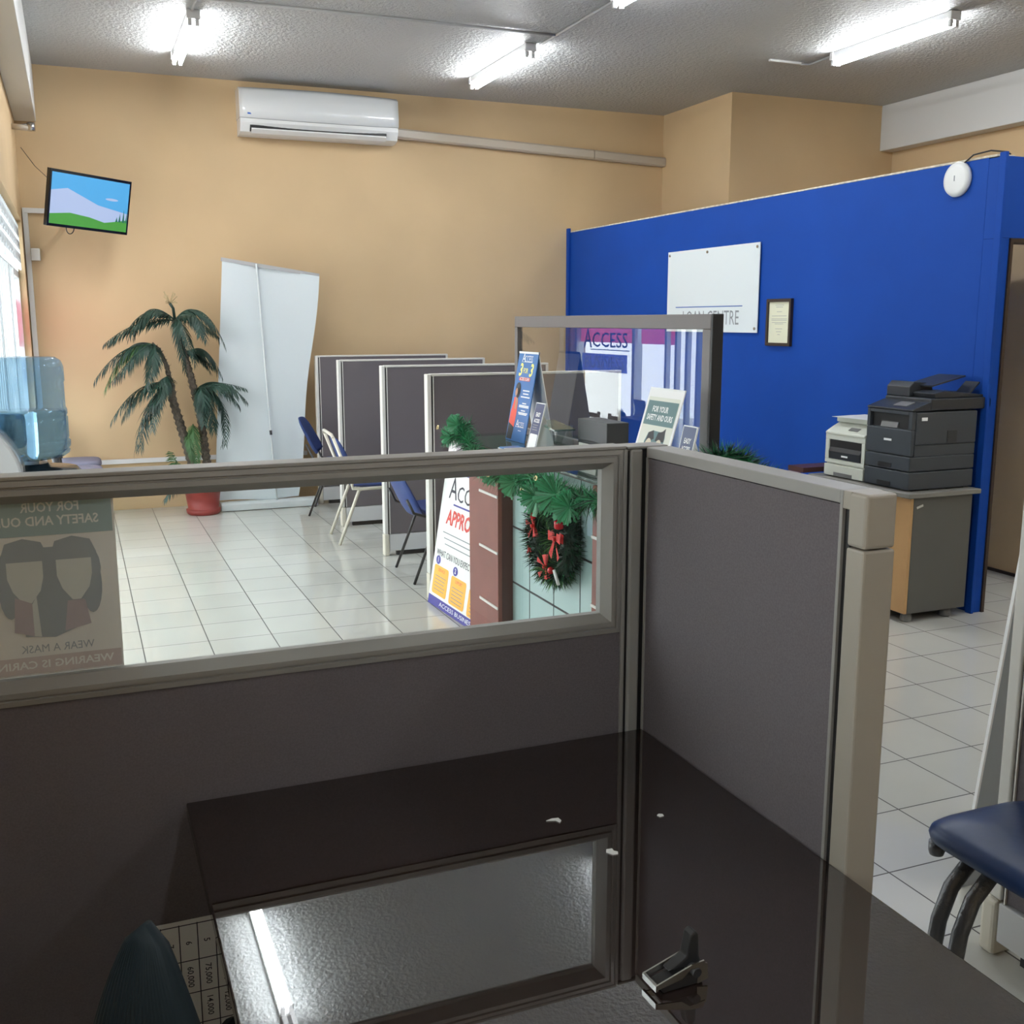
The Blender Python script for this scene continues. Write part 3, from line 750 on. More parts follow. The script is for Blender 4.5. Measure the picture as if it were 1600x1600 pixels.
tag(m.build('wall_bracket_rod'), 'short grey metal rod sticking out of the left wall under the beam', 'bracket')
# white cable trunking
ct = thing('cable_trunking', 'white cable trunking running across and down the corner beside the television', 'cable trunking', (-0.3, 9.88, 0.4))
m = MB('white_plastic'); m.box(-0.322, -0.05, 9.872, 9.899, 2.535, 2.575, 0.002); m.build('duct', ct)
m = MB('white_plastic'); m.box(-0.322, -0.282, 9.872, 9.899, 0.46, 2.5345, 0.002); m.build('duct', ct)
m = MB('white_plastic'); m.box(-0.322, 1.96, 9.872, 9.899, 0.415, 0.455, 0.002); m.build('duct', ct)
m = MB('offwhite'); m.box(-0.281, -0.21, 9.84, 9.899, 2.15, 2.25, 0.006)
tag(m.build('socket_box'), 'cream socket box on the trunking below the television', 'socket')

# air conditioner
ac = thing('air_conditioner', 'white split air conditioner high on the beige back wall', 'air conditioner', (2.14, 9.8, 3.24))
m = MB('white_gloss'); n = 24
x0, x1 = 1.445, 2.855
G = []
for i in range(n+1):
    x = x0+(x1-x0)*i/n; s = (2*i/n-1); bow = 0.035*(1-s*s)
    G.append([m.v((x, 9.899, 3.625)), m.v((x, 9.74-bow*0.6, 3.628+bow*0.3)), m.v((x, 9.70-bow, 3.60)), m.v((x, 9.685-bow, 3.45)), m.v((x, 9.69-bow, 3.375-bow*0.3)), m.v((x, 9.899, 3.375-bow*0.3))])
for a, b in zip(G, G[1:]):
    for k in range(6): m.f([a[k], a[(k+1) % 6], b[(k+1) % 6], b[k]], 1 <= k <= 3)
m.f(G[0]); m.f(G[-1][::-1]); m.build('front_panel', ac)
m = MB('white_plastic'); G = []
for i in range(n+1):
    x = x0+0.004+(x1-x0-0.008)*i/n; s = (2*i/n-1); bow = 0.035*(1-s*s)
    G.append([m.v((x, 9.899, 3.374-bow*0.3)), m.v((x, 9.70-bow, 3.373-bow*0.3)), m.v((x, 9.695-bow, 3.335)), m.v((x, 9.73, 3.265)), m.v((x, 9.80, 3.245)), m.v((x, 9.899, 3.245))])
for a, b in zip(G, G[1:]):
    for k in range(6): m.f([a[k], a[(k+1) % 6], b[(k+1) % 6], b[k]], False)
m.f(G[0]); m.f(G[-1][::-1]); m.build('body', ac)
m = MB('black'); m.prism([(9.693, 3.318), (9.690, 3.290), (9.722, 3.266), (9.735, 3.275)], 'x', 1.53, 2.74); m.build('air_slot', ac)
m = MB('white_plastic'); m.prism([(9.684, 3.292), (9.680, 3.280), (9.718, 3.252), (9.724, 3.260)], 'x', 1.54, 2.735); m.build('louvre', ac)
fl = Flat((1.53, 9.685, 3.41), (1, 0, 0), (0, 0, 1)); m = MB('ink_blue'); fl.poly(m, 'ink_blue', [(-0.02, -0.008), (0.025, -0.008), (0.04, 0.012), (0.02, 0.004), (-0.02, 0.006)], 0.006); m.build('logo', ac)
m = MB('pipe'); 
for a, b in ((2.858, 4.90), (4.905, 5.715)):
    za, zb = 3.355-(a-2.858)*0.038, 3.355-(b-2.858)*0.038
    m.prism([(9.899, za-0.045), (9.84, za-0.045), (9.825, za-0.03), (9.825, za+0.03), (9.84, za+0.045), (9.899, za+0.045)], 'x', a, a+0.001)
    vs = []
    ringA = [m.v((a, y, za+dz)) for y, dz in ((9.899, -.045), (9.84, -.045), (9.825, -.03), (9.825, .03), (9.84, .045), (9.899, .045))]
    ringB = [m.v((b, y, zb+dz)) for y, dz in ((9.899, -.045), (9.84, -.045), (9.825, -.03), (9.825, .03), (9.84, .045), (9.899, .045))]
    for k in range(6): m.f([ringA[k], ringA[(k+1) % 6], ringB[(k+1) % 6], ringB[k]])
    m.f(ringA); m.f(ringB)
tag(m.build('pipe_cover'), 'beige pipe cover running right from the air conditioner', 'pipe cover')

# roll-up banner seen from behind
rb = thing('rollup_banner', 'plain white roll-up banner seen from behind, its pole showing, beside the palm', 'banner', (1.5, 9.52, 0))
m = MB('alu'); m.prism([(9.44, 0.004), (9.44, 0.058), (9.47, 0.075), (9.56, 0.075), (9.58, 0.06), (9.58, 0.004)], 'x', 1.10, 1.955); m.build('base', rb, bevel=0.004)
for x in (1.14, 1.80):
    m = MB('black_metal'); m.box(x, x+0.08, 9.45, 9.57, 0, 0.0038); m.build('foot', rb)
m = MB('sheet'); nu, nv = 14, 30
bl, br, tl, tr = Vector((1.06, 9.53, 0.09)), Vector((1.80, 9.53, 0.076)), Vector((1.222, 9.56, 2.165)), Vector((2.035, 9.50, 2.04))
for side in (0, 1):
    G = []
    for j in range(nv+1):
        v = j/nv; row = []
        for i in range(nu+1):
            uu = i/nu
            p = (bl*(1-uu)+br*uu)*(1-v) + (tl*(1-uu)+tr*uu)*v
            p = p + Vector((0, 0.010*math.sin(uu*7+v*4)+0.02*math.sin(v*5)*uu*uu, 0)) + Vector((0.012*math.sin(v*9)*(uu**4), 0.003*side, 0))
            if j == 0: p.z += 0.012*math.sin(uu*8)*uu
            row.append(m.v(p))
        G.append(row)
    for j in range(nv):
        for i in range(nu): m.f([G[j][i], G[j][i+1], G[j+1][i+1], G[j+1][i]], True)
m.build('sheet', rb)
m = MB('conduit'); dx = (tr-tl).normalized(); m.obox((tl+tr)/2+Vector((0, 0, 0.01)), (dx, Vector((0, 1, 0)), dx.cross(Vector((0, 1, 0)))), ((tr-tl).length/2+0.008, 0.014, 0.015)); m.build('top_rail', rb)
m = MB('alu'); m.tube([(1.595, 9.475, 0.07), (1.565, 9.49, 0.65), (1.503, 9.515, 2.14)], 0.0075, 10); m.build('pole', rb)
m = MB('black_metal'); m.tube([(1.5645, 9.482, 0.66), (1.5625, 9.482, 0.70)], 0.0115, 10); m.build('pole_joint', rb)

# palm in red pot
pl = thing('potted_palm', 'artificial palm with drooping green fronds in a red pot by the back wall', 'plant', (0.945, 9.42, 0))
PX, PY = 0.95, 9.44
m = MB('pot_red'); m.lathe([(0.125, 0.0), (0.140, 0.012), (0.146, 0.045), (0.139, 0.047), (0.128, 0.05), (0.150, 0.20), (0.158, 0.205), (0.160, 0.24), (0.150, 0.245), (0.142, 0.205), (0.1, 0.2)], (PX, PY, 0), 36); m.build('pot', pl)
m = MB('soil'); m.lathe([(0.146, 0.20), (0.10, 0.215), (0.02, 0.22)], (PX, PY, 0)); m.build('soil', pl)
def trunk(pts, r0, r1):
    m = MB('trunk'); P = []; R = []
    rnd = random.Random(len(pts)+int(r0*1000))
    for (a, b) in zip(pts, pts[1:]):
        a, b = Vector(a), Vector(b); k = max(2, int((b-a).length/0.025))
        for i in range(k): P.append(a+(b-a)*i/k)
    P.append(Vector(pts[-1]))
    for i in range(len(P)): R.append((r0+(r1-r0)*i/(len(P)-1))*(1.18 if i % 2 else 0.88))
    m.tube(P, 0, 9, True, R)
    for i in range(0, len(P)-1):
        for k in range(3):
            a = rnd.uniform(0, 2*PI); dv = Vector((math.cos(a), math.sin(a), 0.9)).normalized()
            b = P[i]+Vector((math.cos(a), math.sin(a), 0))*R[i]*0.9
            w = Vector((-math.sin(a), math.cos(a), 0))*0.008
            m.poly([b-w, b+w, b+dv*0.028])
    m.build('trunk', pl)
trunk([(PX+0.05, PY, 0.20), (1.0, 9.45, 0.42), (0.965, 9.45, 0.85), (0.90, 9.46, 1.2), (0.83, 9.46, 1.50), (0.80, 9.46, 1.66)], 0.036, 0.026)
trunk([(PX-0.04, PY, 0.20), (0.88, 9.43, 0.42), (0.80, 9.42, 0.75), (0.74, 9.42, 1.0), (0.73, 9.42, 1.14)], 0.042, 0.032)
trunk([(0.73, 9.42, 1.14), (0.71, 9.42, 1.28), (0.655, 9.42, 1.42), (0.60, 9.42, 1.47)], 0.022, 0.014)
m = MB('frond', 'flower'); m.tube([(0.80, 9.46, 1.66), (0.79, 9.45, 1.76), (0.765, 9.44, 1.80)], 0.012, 8)
m.use('flower'); rnd = random.Random(2)
for k in range(26):
    a = rnd.uniform(0, 2*PI); r = rnd.uniform(0.02, 0.06); b = Vector((0.765, 9.44, 1.80))
    t = b+Vector((r*math.cos(a), r*math.sin(a), rnd.uniform(0.0, 0.10))); m.tube([b, t], 0.0025, 4); m.lathe([(0.002, -.004), (0.006, 0), (0.002, .004)], t, 6)
m.build('flower_stalk', pl)
def frond(base, mid, tip, ll=0.13, light=False, n=30, seed=0):
    rnd = random.Random(seed); nm = 'frond_light' if light else 'frond'
    m = MB(nm); a, b, c = Vector(base), Vector(mid), Vector(tip)
    P = []
    for i in range(n+1):
        t = i/n; P.append(a*(1-t)**2+b*2*t*(1-t)+c*t*t)
    m.tube(P, 0, 5, True, [0.006*(1-0.8*i/n) for i in range(n+1)])
    for i in range(2, n+1):
        t = i/n; tg = (P[min(i+1, n)]-P[i-1]).normalized()
        side = tg.cross(Vector((0, 0, 1)))
        if side.length < 0.1: side = Vector((0, 1, 0))
        side.normalize(); up = side.cross(tg)
        L = ll*(0.55+0.6*math.sin(PI*min(1, t*0.95)))*(1-0.35*t)
        for s in (1, -1):
            d = (side*s*0.62+tg*0.60+Vector((0, 0, -0.42))+up*rnd.uniform(-.22, .22)+tg*rnd.uniform(-.12, .12)).normalized()
            w = tg.cross(d).cross(d).normalized()*0.0058
            p1 = P[i]+d*L*0.5+Vector((0, 0, -0.03))*L; p2 = P[i]+d*L+Vector((0, 0, -0.28))*L
            m.poly([P[i]-w*0.5, P[i]+w*0.5, p1+w, p1-w]); m.poly([p1-w, p1+w, p2])
    return m.build('frond', pl)
top = (0.80, 9.46, 1.66)
for k, (b, mi, t, ll, li) in enumerate([
    (top, (0.62, 9.42, 1.86), (0.42, 9.36, 1.52), .13, 0), (top, (0.60, 9.55, 1.83), (0.44, 9.62, 1.60), .12, 0), (top, (0.50, 9.40, 1.70), (0.23, 9.38, 1.47), .12, 0),
    (top, (0.98, 9.44, 1.90), (1.15, 9.45, 1.50), .15, 0), (top, (0.95, 9.30, 1.80), (1.02, 9.22, 1.50), .13, 0), (top, (0.80, 9.28, 1.72), (0.84, 9.25, 1.25), .12, 0),
    (top, (0.92, 9.62, 1.80), (1.12, 9.66, 1.55), .12, 0),
    ((0.87, 9.46, 1.36), (1.05, 9.42, 1.52), (1.13, 9.42, 1.20), .13, 0), ((0.86, 9.46, 1.38), (0.98, 9.52, 1.45), (1.10, 9.58, 1.25), .10, 0),
    ((0.61, 9.42, 1.46), (0.38, 9.40, 1.50), (0.21, 9.38, 1.10), .16, 1), ((0.61, 9.42, 1.46), (0.48, 9.30, 1.46), (0.30, 9.26, 1.18), .15, 0), ((0.61, 9.42, 1.46), (0.62, 9.3, 1.45), (0.53, 9.22, 1.12), .14, 0),
    ((0.61, 9.42, 1.46), (0.45, 9.55, 1.52), (0.32, 9.62, 1.28), .13, 0),
    ((0.73, 9.42, 1.14), (0.50, 9.40, 1.18), (0.33, 9.38, 0.86), .15, 0), ((0.73, 9.42, 1.14), (0.52, 9.30, 1.05), (0.45, 9.24, 0.62), .17, 0), ((0.73, 9.42, 1.14), (0.60, 9.25, 1.15), (0.55, 9.18, 0.78), .14, 0),
    ((0.73, 9.42, 1.14), (0.70, 9.28, 1.28), (0.62, 9.20, 1.0), .12, 0),
    ((0.95, 9.45, 1.05), (1.15, 9.40, 1.22), (1.34, 9.34, 0.98), .14, 0), ((0.95, 9.45, 1.05), (1.20, 9.36, 1.14), (1.15, 9.32, 0.62), .12, 0), ((0.95, 9.45, 1.08), (1.02, 9.33, 1.16), (1.05, 9.28, 0.74), .17, 0),
    ((0.95, 9.45, 1.08), (0.97, 9.30, 1.14), (0.97, 9.24, 0.80), .14, 0), ((0.95, 9.45, 1.08), (1.08, 9.5, 1.2), (1.28, 9.45, 1.06), .11, 0),
    ((0.90, 9.44, 0.78), (0.88, 9.32, 0.80), (0.90, 9.27, 0.46), .12, 1), ((0.87, 9.44, 0.70), (0.83, 9.30, 0.75), (0.86, 9.24, 0.50), .08, 1),
    ((0.90, 9.44, 0.26), (0.76, 9.38, 0.42), (0.70, 9.34, 0.56), .13, 1), ((0.88, 9.44, 0.25), (0.76, 9.36, 0.36), (0.65, 9.30, 0.40), .12, 1), ((0.90, 9.44, 0.24), (0.74, 9.36, 0.36), (0.62, 9.32, 0.16), .11, 0)]):
    frond(b, mi, t, ll, bool(li), seed=k)
    if k < 22:
        jr = random.Random(100+k); jv = lambda s_: Vector((jr.uniform(-s_, s_), jr.uniform(-s_, s_), jr.uniform(-s_, s_*0.6)))
        frond(b, Vector(mi)+jv(0.05), Vector(t)+jv(0.09)+Vector((0, 0, 0.03)), ll*0.95, False, seed=50+k)

# ------------------------------------------------------------------ visitor chairs (local +x is forward)
def visitor(name, label, frame, shell, loc, rotz, w=0.44, lean=24, top=0.84, off=0.0):
    r = thing(name, label, 'chair', (0, 0, 0), 'chairs facing the service desks'); h = w/2
    fb = 'navy_shell' if shell else 'navy_fabric'
    cushion(0.06, 0.50, -h, h, 0.43, 0.465, fb, 'seat', r, dome=0.006)
    # backrest, leaning
    m = MB(fb); ca = math.radians(lean)
    zb, zt = (0.52, top) if not shell else (0.42, top)
    nu, nv = 12, 10
    def P(u, v, s):
        z = zb+(zt-zb)*v; x = 0.045+off-math.tan(ca)*(z-0.45)
        cw = h*(1-0.16*(abs(2*v-1)**4))
        curve = 0.035*u*u
        return Vector((x+curve+(0.016 if s else -0.016)*(1-0.7*abs(u)**6)*(1-0.7*abs(2*v-1)**6), u*cw, z-0.03*u**4*(2*v-1)))
    Gs = []
    for s in (0, 1):
        G = [[m.v(P(-1+2*i/nu, j/nv, s)) for i in range(nu+1)] for j in range(nv+1)]; Gs.append(G)
        for j in range(nv):
            for i in range(nu): m.f([G[j][i], G[j][i+1], G[j+1][i+1], G[j+1][i]], True)
    a, b = Gs
    for j in range(nv):
        for i in (0, nu): m.f([a[j][i], a[j+1][i], b[j+1][i], b[j][i]], True)
    for i in range(nu):
        for j in (0, nv): m.f([a[j][i], a[j][i+1], b[j][i+1], b[j][i]], True)
    if shell:   # the curve that joins back and seat
        for k in range(5):
            t0, t1 = k/5, (k+1)/5
            f0 = (0.05+0.06*t0, 0.445-0.016*math.sin(t0*PI/2)); f1 = (0.05+0.06*t1, 0.445-0.016*math.sin(t1*PI/2))
            m.poly([(f0[0], -h*0.96, f0[1]), (f0[0], h*0.96, f0[1]), (f1[0], h*0.96, f1[1]), (f1[0], -h*0.96, f1[1])], True)
            m.poly([(f0[0]-.012, -h*0.96, f0[1]-.015), (f0[0]-.012, h*0.96, f0[1]-.015), (f1[0], h*0.96, f1[1]-.02), (f1[0], -h*0.96, f1[1]-.02)], True)
    m.build('backrest', r)
    tz = 0.55 if shell else (0.62 if frame == 'black_metal' else top+0.005)
    rr = 0.0095 if frame == 'black_metal' else 0.0125
    for s in (-1, 1):
        y = s*(h+0.004)
        m = MB(frame); tx = 0.03+off-math.tan(ca)*(tz-0.45)
        m.tube([(tx, y, tz), (0.03+off, y, 0.46), (0.07, y, 0.425), (0.14, y, 0.418), (0.46, y, 0.425)], rr, 9); m.build('side_rail', r)
        m = MB(frame); m.tube([(0.13, y-s*0.01, 0.418), (0.115, y-s*0.01, 0.40), (-0.04, y, 0.0)], rr, 9); m.build('leg', r)
        m = MB(frame); m.tube([(0.42, y-s*0.01, 0.418), (0.45, y-s*0.01, 0.38), (0.52, y, 0.0)], rr, 9); m.build('leg', r)
    if frame != 'black_metal':
        m = MB(frame); tx = 0.03+off-math.tan(ca)*(tz-0.45); m.tube([(tx, -h-0.004, tz), (tx-0.008, -h+0.03, tz+0.022), (tx-0.008, h-0.03, tz+0.022), (tx, h+0.004, tz)], rr, 9); m.build('top_rail', r)
    for x in (0.13, 0.42):
        m = MB(frame); m.tube([(x, -h, 0.412), (x, h, 0.412)], rr*0.9, 8); m.build('cross_bar', r)
    r.location = loc; r.rotation_euler = (0, 0, rotz)
    return r
visitor('visitor_chair', 'navy padded chair with black legs, furthest back beside the white banner', 'black_metal', False, (1.885, 9.17, 0), math.radians(-18), 0.46, 24, 0.83)
visitor('visitor_chair', 'navy padded chair with cream metal frame, middle of the three', 'cream_metal', False, (1.795, 7.885, 0), math.radians(-4), 0.43, 20, 0.80, 0.035)
visitor('visitor_chair', 'blue shell chair with black legs, nearest the approval poster', 'black_metal', True, (1.955, 6.55, 0), math.radians(-3), 0.50, 24, 0.78, -0.065)

# ------------------------------------------------------------------ reception counter
rc = thing('reception_counter', 'reception counter with red wood columns and pale glass tile front', 'counter', (2.0, 4.1, 0))
for y0, y1 in ((4.53, 4.92), (3.10, 3.545)):
    m = MB('redwood', 'redwood_dark'); m.box(1.78, 1.80, y0, y1, 0.0, 1.04); m.use('redwood_dark'); m.box(1.8005, 1.90, y0+0.001, y1-0.001, 0, 1.04)
    col = m.build('end_column', rc)
    m = MB('strip_metal')
    for z in (0.305, 0.573, 0.842):
        m.box(1.7745, 1.7795, y0 if y0 > 4 else y0+0.1, y0+0.24 if y0 > 4 else y1, z-0.006, z+0.006)
    m.build('metal_strip', col)
m = MB('frost_tile'); m.box(1.855, 1.87, 3.546, 4.529, 0.0, 1.04)
fr = m.build('glass_front', rc)
m = MB('seam')
for y in (3.80, 4.06, 4.325): m.box(1.8535, 1.8549, y-0.002, y+0.002, 0.0, 1.04)
for z in (0.16, 0.432, 0.70, 0.97): m.box(1.8535, 1.8549, 3.546, 4.529, z-0.0045, z+0.0045)
m.build('seam', fr)
m = MB('counter_body'); m.box(1.901, 2.30, 3.10, 4.92, 0.0, 1.04); m.build('body', rc)
m = MB('glass_green'); m.box(1.74, 2.36, 3.08, 5.17, 1.062, 1.072, 0.002); m.build('glass_top', rc)
m = MB('counter_body'); m.box(1.79, 2.34, 3.09, 5.15, 1.0405, 1.0615); m.build('worktop', rc)
ZT = 1.0725
# screen
rs = thing('counter_screen', 'tall glass screen in a dark grey frame standing on the reception counter', 'screen', (2.13, 4.2, ZT))
m = MB('screen_trim', 'black')
X0 = 2.13
def ringy(mb, x, y0, y1, z0, z1, w, th, depth_mat):
    # frame in the YZ plane
    mb.box(x, x+th, y0, y1, z1-w, z1); mb.box(x, x+th, y0, y1, z0, z0+w*0.6)
    mb.box(x, x+th, y0, y0+w, z0+w*0.6, z1-w); mb.box(x, x+th, y1-w*0.7, y1, z0+w*0.6, z1-w)
ringy(m, X0, 3.315, 5.175, ZT, 1.675, 0.055, 0.03, None)
m.use('black'); m.box(X0-0.001, X0+0.045, 3.30, 3.3145, ZT, 1.676)
m.build('frame', rs, bevel=0.003)
m = MB('glass_screen'); m.box(X0+0.012, X0+0.018, 3.371, 5.136, ZT+0.034, 1.619); m.build('glass_pane', rs)

# things on the counter ---------------------------------------------------------
def tent(name, label, cat, y0, y1, zt, xr, half, mface, draw, edge='white_edge', acrylic=False):
    t = thing(name, label, cat, (xr, (y0+y1)/2, ZT))
    h = zt-ZT; L = math.hypot(half, h); V = Vector((half, 0, h)).normalized()
    fl = Flat((xr-half, y1, ZT), (0, -1, 0), V)
    m = MB(mface); fl.slab(m, mface, 0, y1-y0, 0.001, L, 0.004); fr = m.build('front_panel', t)
    Vb = Vector((-half, 0, h)).normalized()
    fb = Flat((xr+half, y0, ZT), (0, 1, 0), Vb)
    m = MB(edge); fb.slab(m, edge, 0, y1-y0, 0.001, L, 0.004); m.build('back_panel', t)
    draw(fl, y1-y0, L, t)
    return t
def draw_three(fl, w, h, t):
    m = MB('print_blue')
    fl.rect(m, 'print_blue', 0.004, w-0.004, 0.004, h-0.004, 0.0004)
    m.build('print', t)
    m = MB('ink_white'); 
    fl.text(m, 'ink_white', 'A', w*0.30, h*0.925, 0.062, l=0.0012, bold=0.0); fl.text(m, 'ink_white', 'CCESS', w*0.56, h*0.915, 0.046, l=0.0012, width=w*0.40)
    fl.rect(m, 'ink_white', w*0.26, w*0.76, h*0.882, h*0.886, 0.0012)
    fl.text(m, 'ink_yellow', '3', w*0.22, h*0.79, 0.085, l=0.0012, bold=0.03, shear=0.2); fl.text(m, 'ink_yellow', '3', w*0.76, h*0.79, 0.085, l=0.0012, bold=0.03, shear=0.2)
    fl.text(m, 'ink_yellow', 'FOR', w*0.48, h*0.785, 0.035, l=0.0012, bold=0.02, width=w*0.24)
    fl.rrect(m, 'ink_red', w*0.2, w*0.78, h*0.675, h*0.715, 0.008, 0.001)
    fl.text(m, 'ink_white', 'ACCESS 3 LOAN', w*0.49, h*0.695, 0.022, l=0.0014, width=w*0.5, bold=0.02)
    for yy, ww in ((0.57, 0.34), (0.535, 0.28), (0.50, 0.46), (0.43, 0.2), (0.405, 0.5), (0.39, 0.5), (0.35, 0.22), (0.325, 0.48), (0.31, 0.42)):
        fl.rect(m, 'ink_white', w*(0.68-ww/2), w*min(0.95, 0.68+ww/2), h*yy-0.0028, h*yy+0.0028, 0.001)
    fl.text(m, 'ink_white', 'A', w*0.50, h*0.20, 0.055, l=0.0012); fl.text(m, 'ink_white', 'CCESS', w*0.70, h*0.192, 0.036, l=0.0012, width=w*0.28)
    fl.rect(m, 'ink_white', w*0.44, w*0.86, h*0.165, h*0.169, 0.001); fl.rect(m, 'ink_white', w*0.58, w*0.74, h*0.125, h*0.131, 0.001)
    m.build('lettering', t)
    m = MB('print_red')
    fl.poly(m, 'print_black', [(0.006, 0.008), (w*0.30, 0.008), (w*0.34, h*0.18), (w*0.30, h*0.22), (0.01, h*0.20)], 0.0009)
    fl.poly(m, 'print_red', [(0.008, h*0.20), (w*0.33, h*0.155), (w*0.36, h*0.30), (w*0.34, h*0.44), (w*0.27, h*0.49), (w*0.12, h*0.485), (0.03, h*0.44), (0.012, h*0.32)], 0.0011)
    fl.poly(m, 'print_skin', [(w*0.22, h*0.36), (w*0.30, h*0.35), (w*0.33, h*0.46), (w*0.26, h*0.52), (w*0.2, h*0.50)], 0.0013)
    fl.ell(m, 'print_black', w*0.25, h*0.58, w*0.13, h*0.075, 0.0014); fl.ell(m, 'print_black', w*0.28, h*0.54, w*0.10, h*0.06, 0.0014); fl.ell(m, 'print_skin', w*0.19, h*0.545, w*0.06, h*0.045, 0.0016)
    m.build('illustration', t)
tent('tent_sign', 'tall bright blue folded promotion sign with yellow figures on the counter', 'sign', 4.637, 4.873, 1.505, 2.035, 0.078, 'print_blue', draw_three)

def draw_safety(fl, w, h, t):
    m = MB('print_cream'); fl.rect(m, 'print_cream', 0.012, w-0.012, 0.006, h*0.90, 0.0004); fl.rect(m, 'print_teal', 0.016, w-0.016, h*0.60, h*0.86, 0.0008)
    m.build('print', t)
    m = MB('ink_white')
    fl.text(m, 'ink_white', 'FOR YOUR', w*0.46, h*0.77, 0.030, l=0.0012, width=w*0.46, bold=0.03)
    fl.text(m, 'ink_white', 'SAFETY AND OURS', w*0.50, h*0.68, 0.030, l=0.0012, width=w*0.74, bold=0.03); m.build('lettering', t)
    m = MB('print_black')
    fl.poly(m, 'print_teal', [(w*.24, h*.12), (w*.24, h*.42), (w*.30, h*.52), (w*.44, h*.545), (w*.66, h*.54), (w*.76, h*.57), (w*.80, h*.48), (w*.78, h*.28), (w*.82, h*.12), (w*.66, h*.02), (w*.36, h*.02)], 0.0008)
    fl.poly(m, 'print_black', [(w*.27, h*.40), (w*.31, h*.52), (w*.44, h*.55), (w*.50, h*.46)], 0.0010); fl.poly(m, 'print_black', [(w*.54, h*.44), (w*.58, h*.53), (w*.70, h*.55), (w*.77, h*.585), (w*.79, h*.44)], 0.0010)
    for cx in (0.37, 0.66):
        fl.ell(m, 'print_face', w*cx, h*0.36, w*0.10, h*0.10, 0.0012); fl.poly(m, 'print_mask', [(w*(cx-.10), h*.36), (w*(cx+.10), h*.36), (w*(cx+.06), h*.27), (w*cx, h*.23), (w*(cx-.06), h*.27)], 0.0014)
    fl.poly(m, 'print_red', [(w*.22, h*.06), (w*.26, h*.20), (w*.38, h*.20), (w*.36, h*.03)], 0.0011); fl.poly(m, 'print_cyan', [(w*.37, h*.02), (w*.40, h*.18), (w*.52, h*.20), (w*.52, h*.02)], 0.0013)
    fl.poly(m, 'print_cream', [(w*.56, h*.02), (w*.60, h*.18), (w*.75, h*.18), (w*.78, h*.03)], 0.0011); fl.poly(m, 'print_black', [(w*.635, h*.02), (w*.64, h*.17), (w*.69, h*.17), (w*.685, h*.02)], 0.0013)
    m.build('illustration', t)
tent('tent_sign', 'folded clear sign holder with teal mask notice on the counter', 'sign', 3.245, 3.490, 1.408, 1.99, 0.10, 'white_edge', draw_safety, edge='glass')

def slant_card(name, label, y0, y1, x0, zt, lean, white_sq, lbl):
    t = thing(name, label, 'sign', (x0, (y0+y1)/2, ZT))
    h = zt-ZT; V = Vector((lean, 0, h)).normalized(); L = math.hypot(lean, h)
    fl = Flat((x0, y1, ZT+0.002), (0, -1, 0), V); w = y1-y0
    m = MB('print_navy'); fl.slab(m, 'ink_white', 0, w, 0, L, 0.006); fl.rect(m, 'print_navy', 0.004, w-0.004, 0.012, L-0.004, 0.0006); m.build('front_panel', t)
    m = MB('ink_white')
    fl.text(m, 'ink_white', 'EASY', w*0.5, L*0.76, L*0.115, width=w*0.48, bold=0.03); fl.text(m, 'ink_white', 'ACCESS', w*0.5, L*0.64, L*0.10, width=w*0.6, bold=0.03)
    fl.lines(m, 'ink_grey', w*0.2, w*0.8, L*0.44, L*0.58, 3, 0.004)
    if white_sq: fl.rrect(m, 'ink_white', w*0.10, w*0.92, L*0.06, L*0.38, 0.008, 0.001)
    else:
        fl.rect(m, 'ink_white', w*0.25, w*0.75, L*0.16, L*0.20, 0.001)
    m.build('lettering', t)
    m = MB('white_edge'); a = fl.at(0.01, L*0.8, -0.007); b = fl.at(w-0.01, L*0.8, -0.007)
    m.poly([a, b, (x0+lean+0.06, y0+0.01, ZT+0.002), (x0+lean+0.06, y1-0.01, ZT+0.002)]); m.poly([a, (x0+lean+0.06, y1-0.01, ZT+0.002), (x0+0.012, y1-0.01, ZT+0.003)])
    m.poly([b, (x0+lean+0.06, y0+0.01, ZT+0.002), (x0+0.012, y0+0.01, ZT+0.003)]); m.build('back_stand', t)
    return t
slant_card('card_stand', 'small navy card stand with blank white square beside the tall blue sign', 4.245, 4.345, 1.84, 1.292, 0.055, True, '')
slant_card('card_stand', 'small navy card stand right of the clear sign holder', 3.035+0.06, 3.125+0.06, 1.90, 1.292, 0.05, False, '')
# leaflets
for k, (lab, mt, dy) in enumerate((('leaflet lying at the bottom of the small pile by the blue sign', 'paper', 0), ('blue and white leaflet lying on top of the small pile by the blue sign', 'print_blue', 1))):
    m = MB(mt, 'paper'); m.xf = Matrix.Translation((1.80+0.012*k, 4.44-0.015*k, ZT+0.0003+0.006*k)) @ Matrix.Rotation(math.radians(-12+9*k), 4, 'Z')
    m.box(-0.04, 0.05, -0.07, 0.07, 0, 0.0055); m.use('paper'); m.box(-0.041, 0.051, -0.071, 0.0, 0.001, 0.0057)
    tag(m.build('leaflet'), lab, 'leaflet', 'leaflets on the counter')
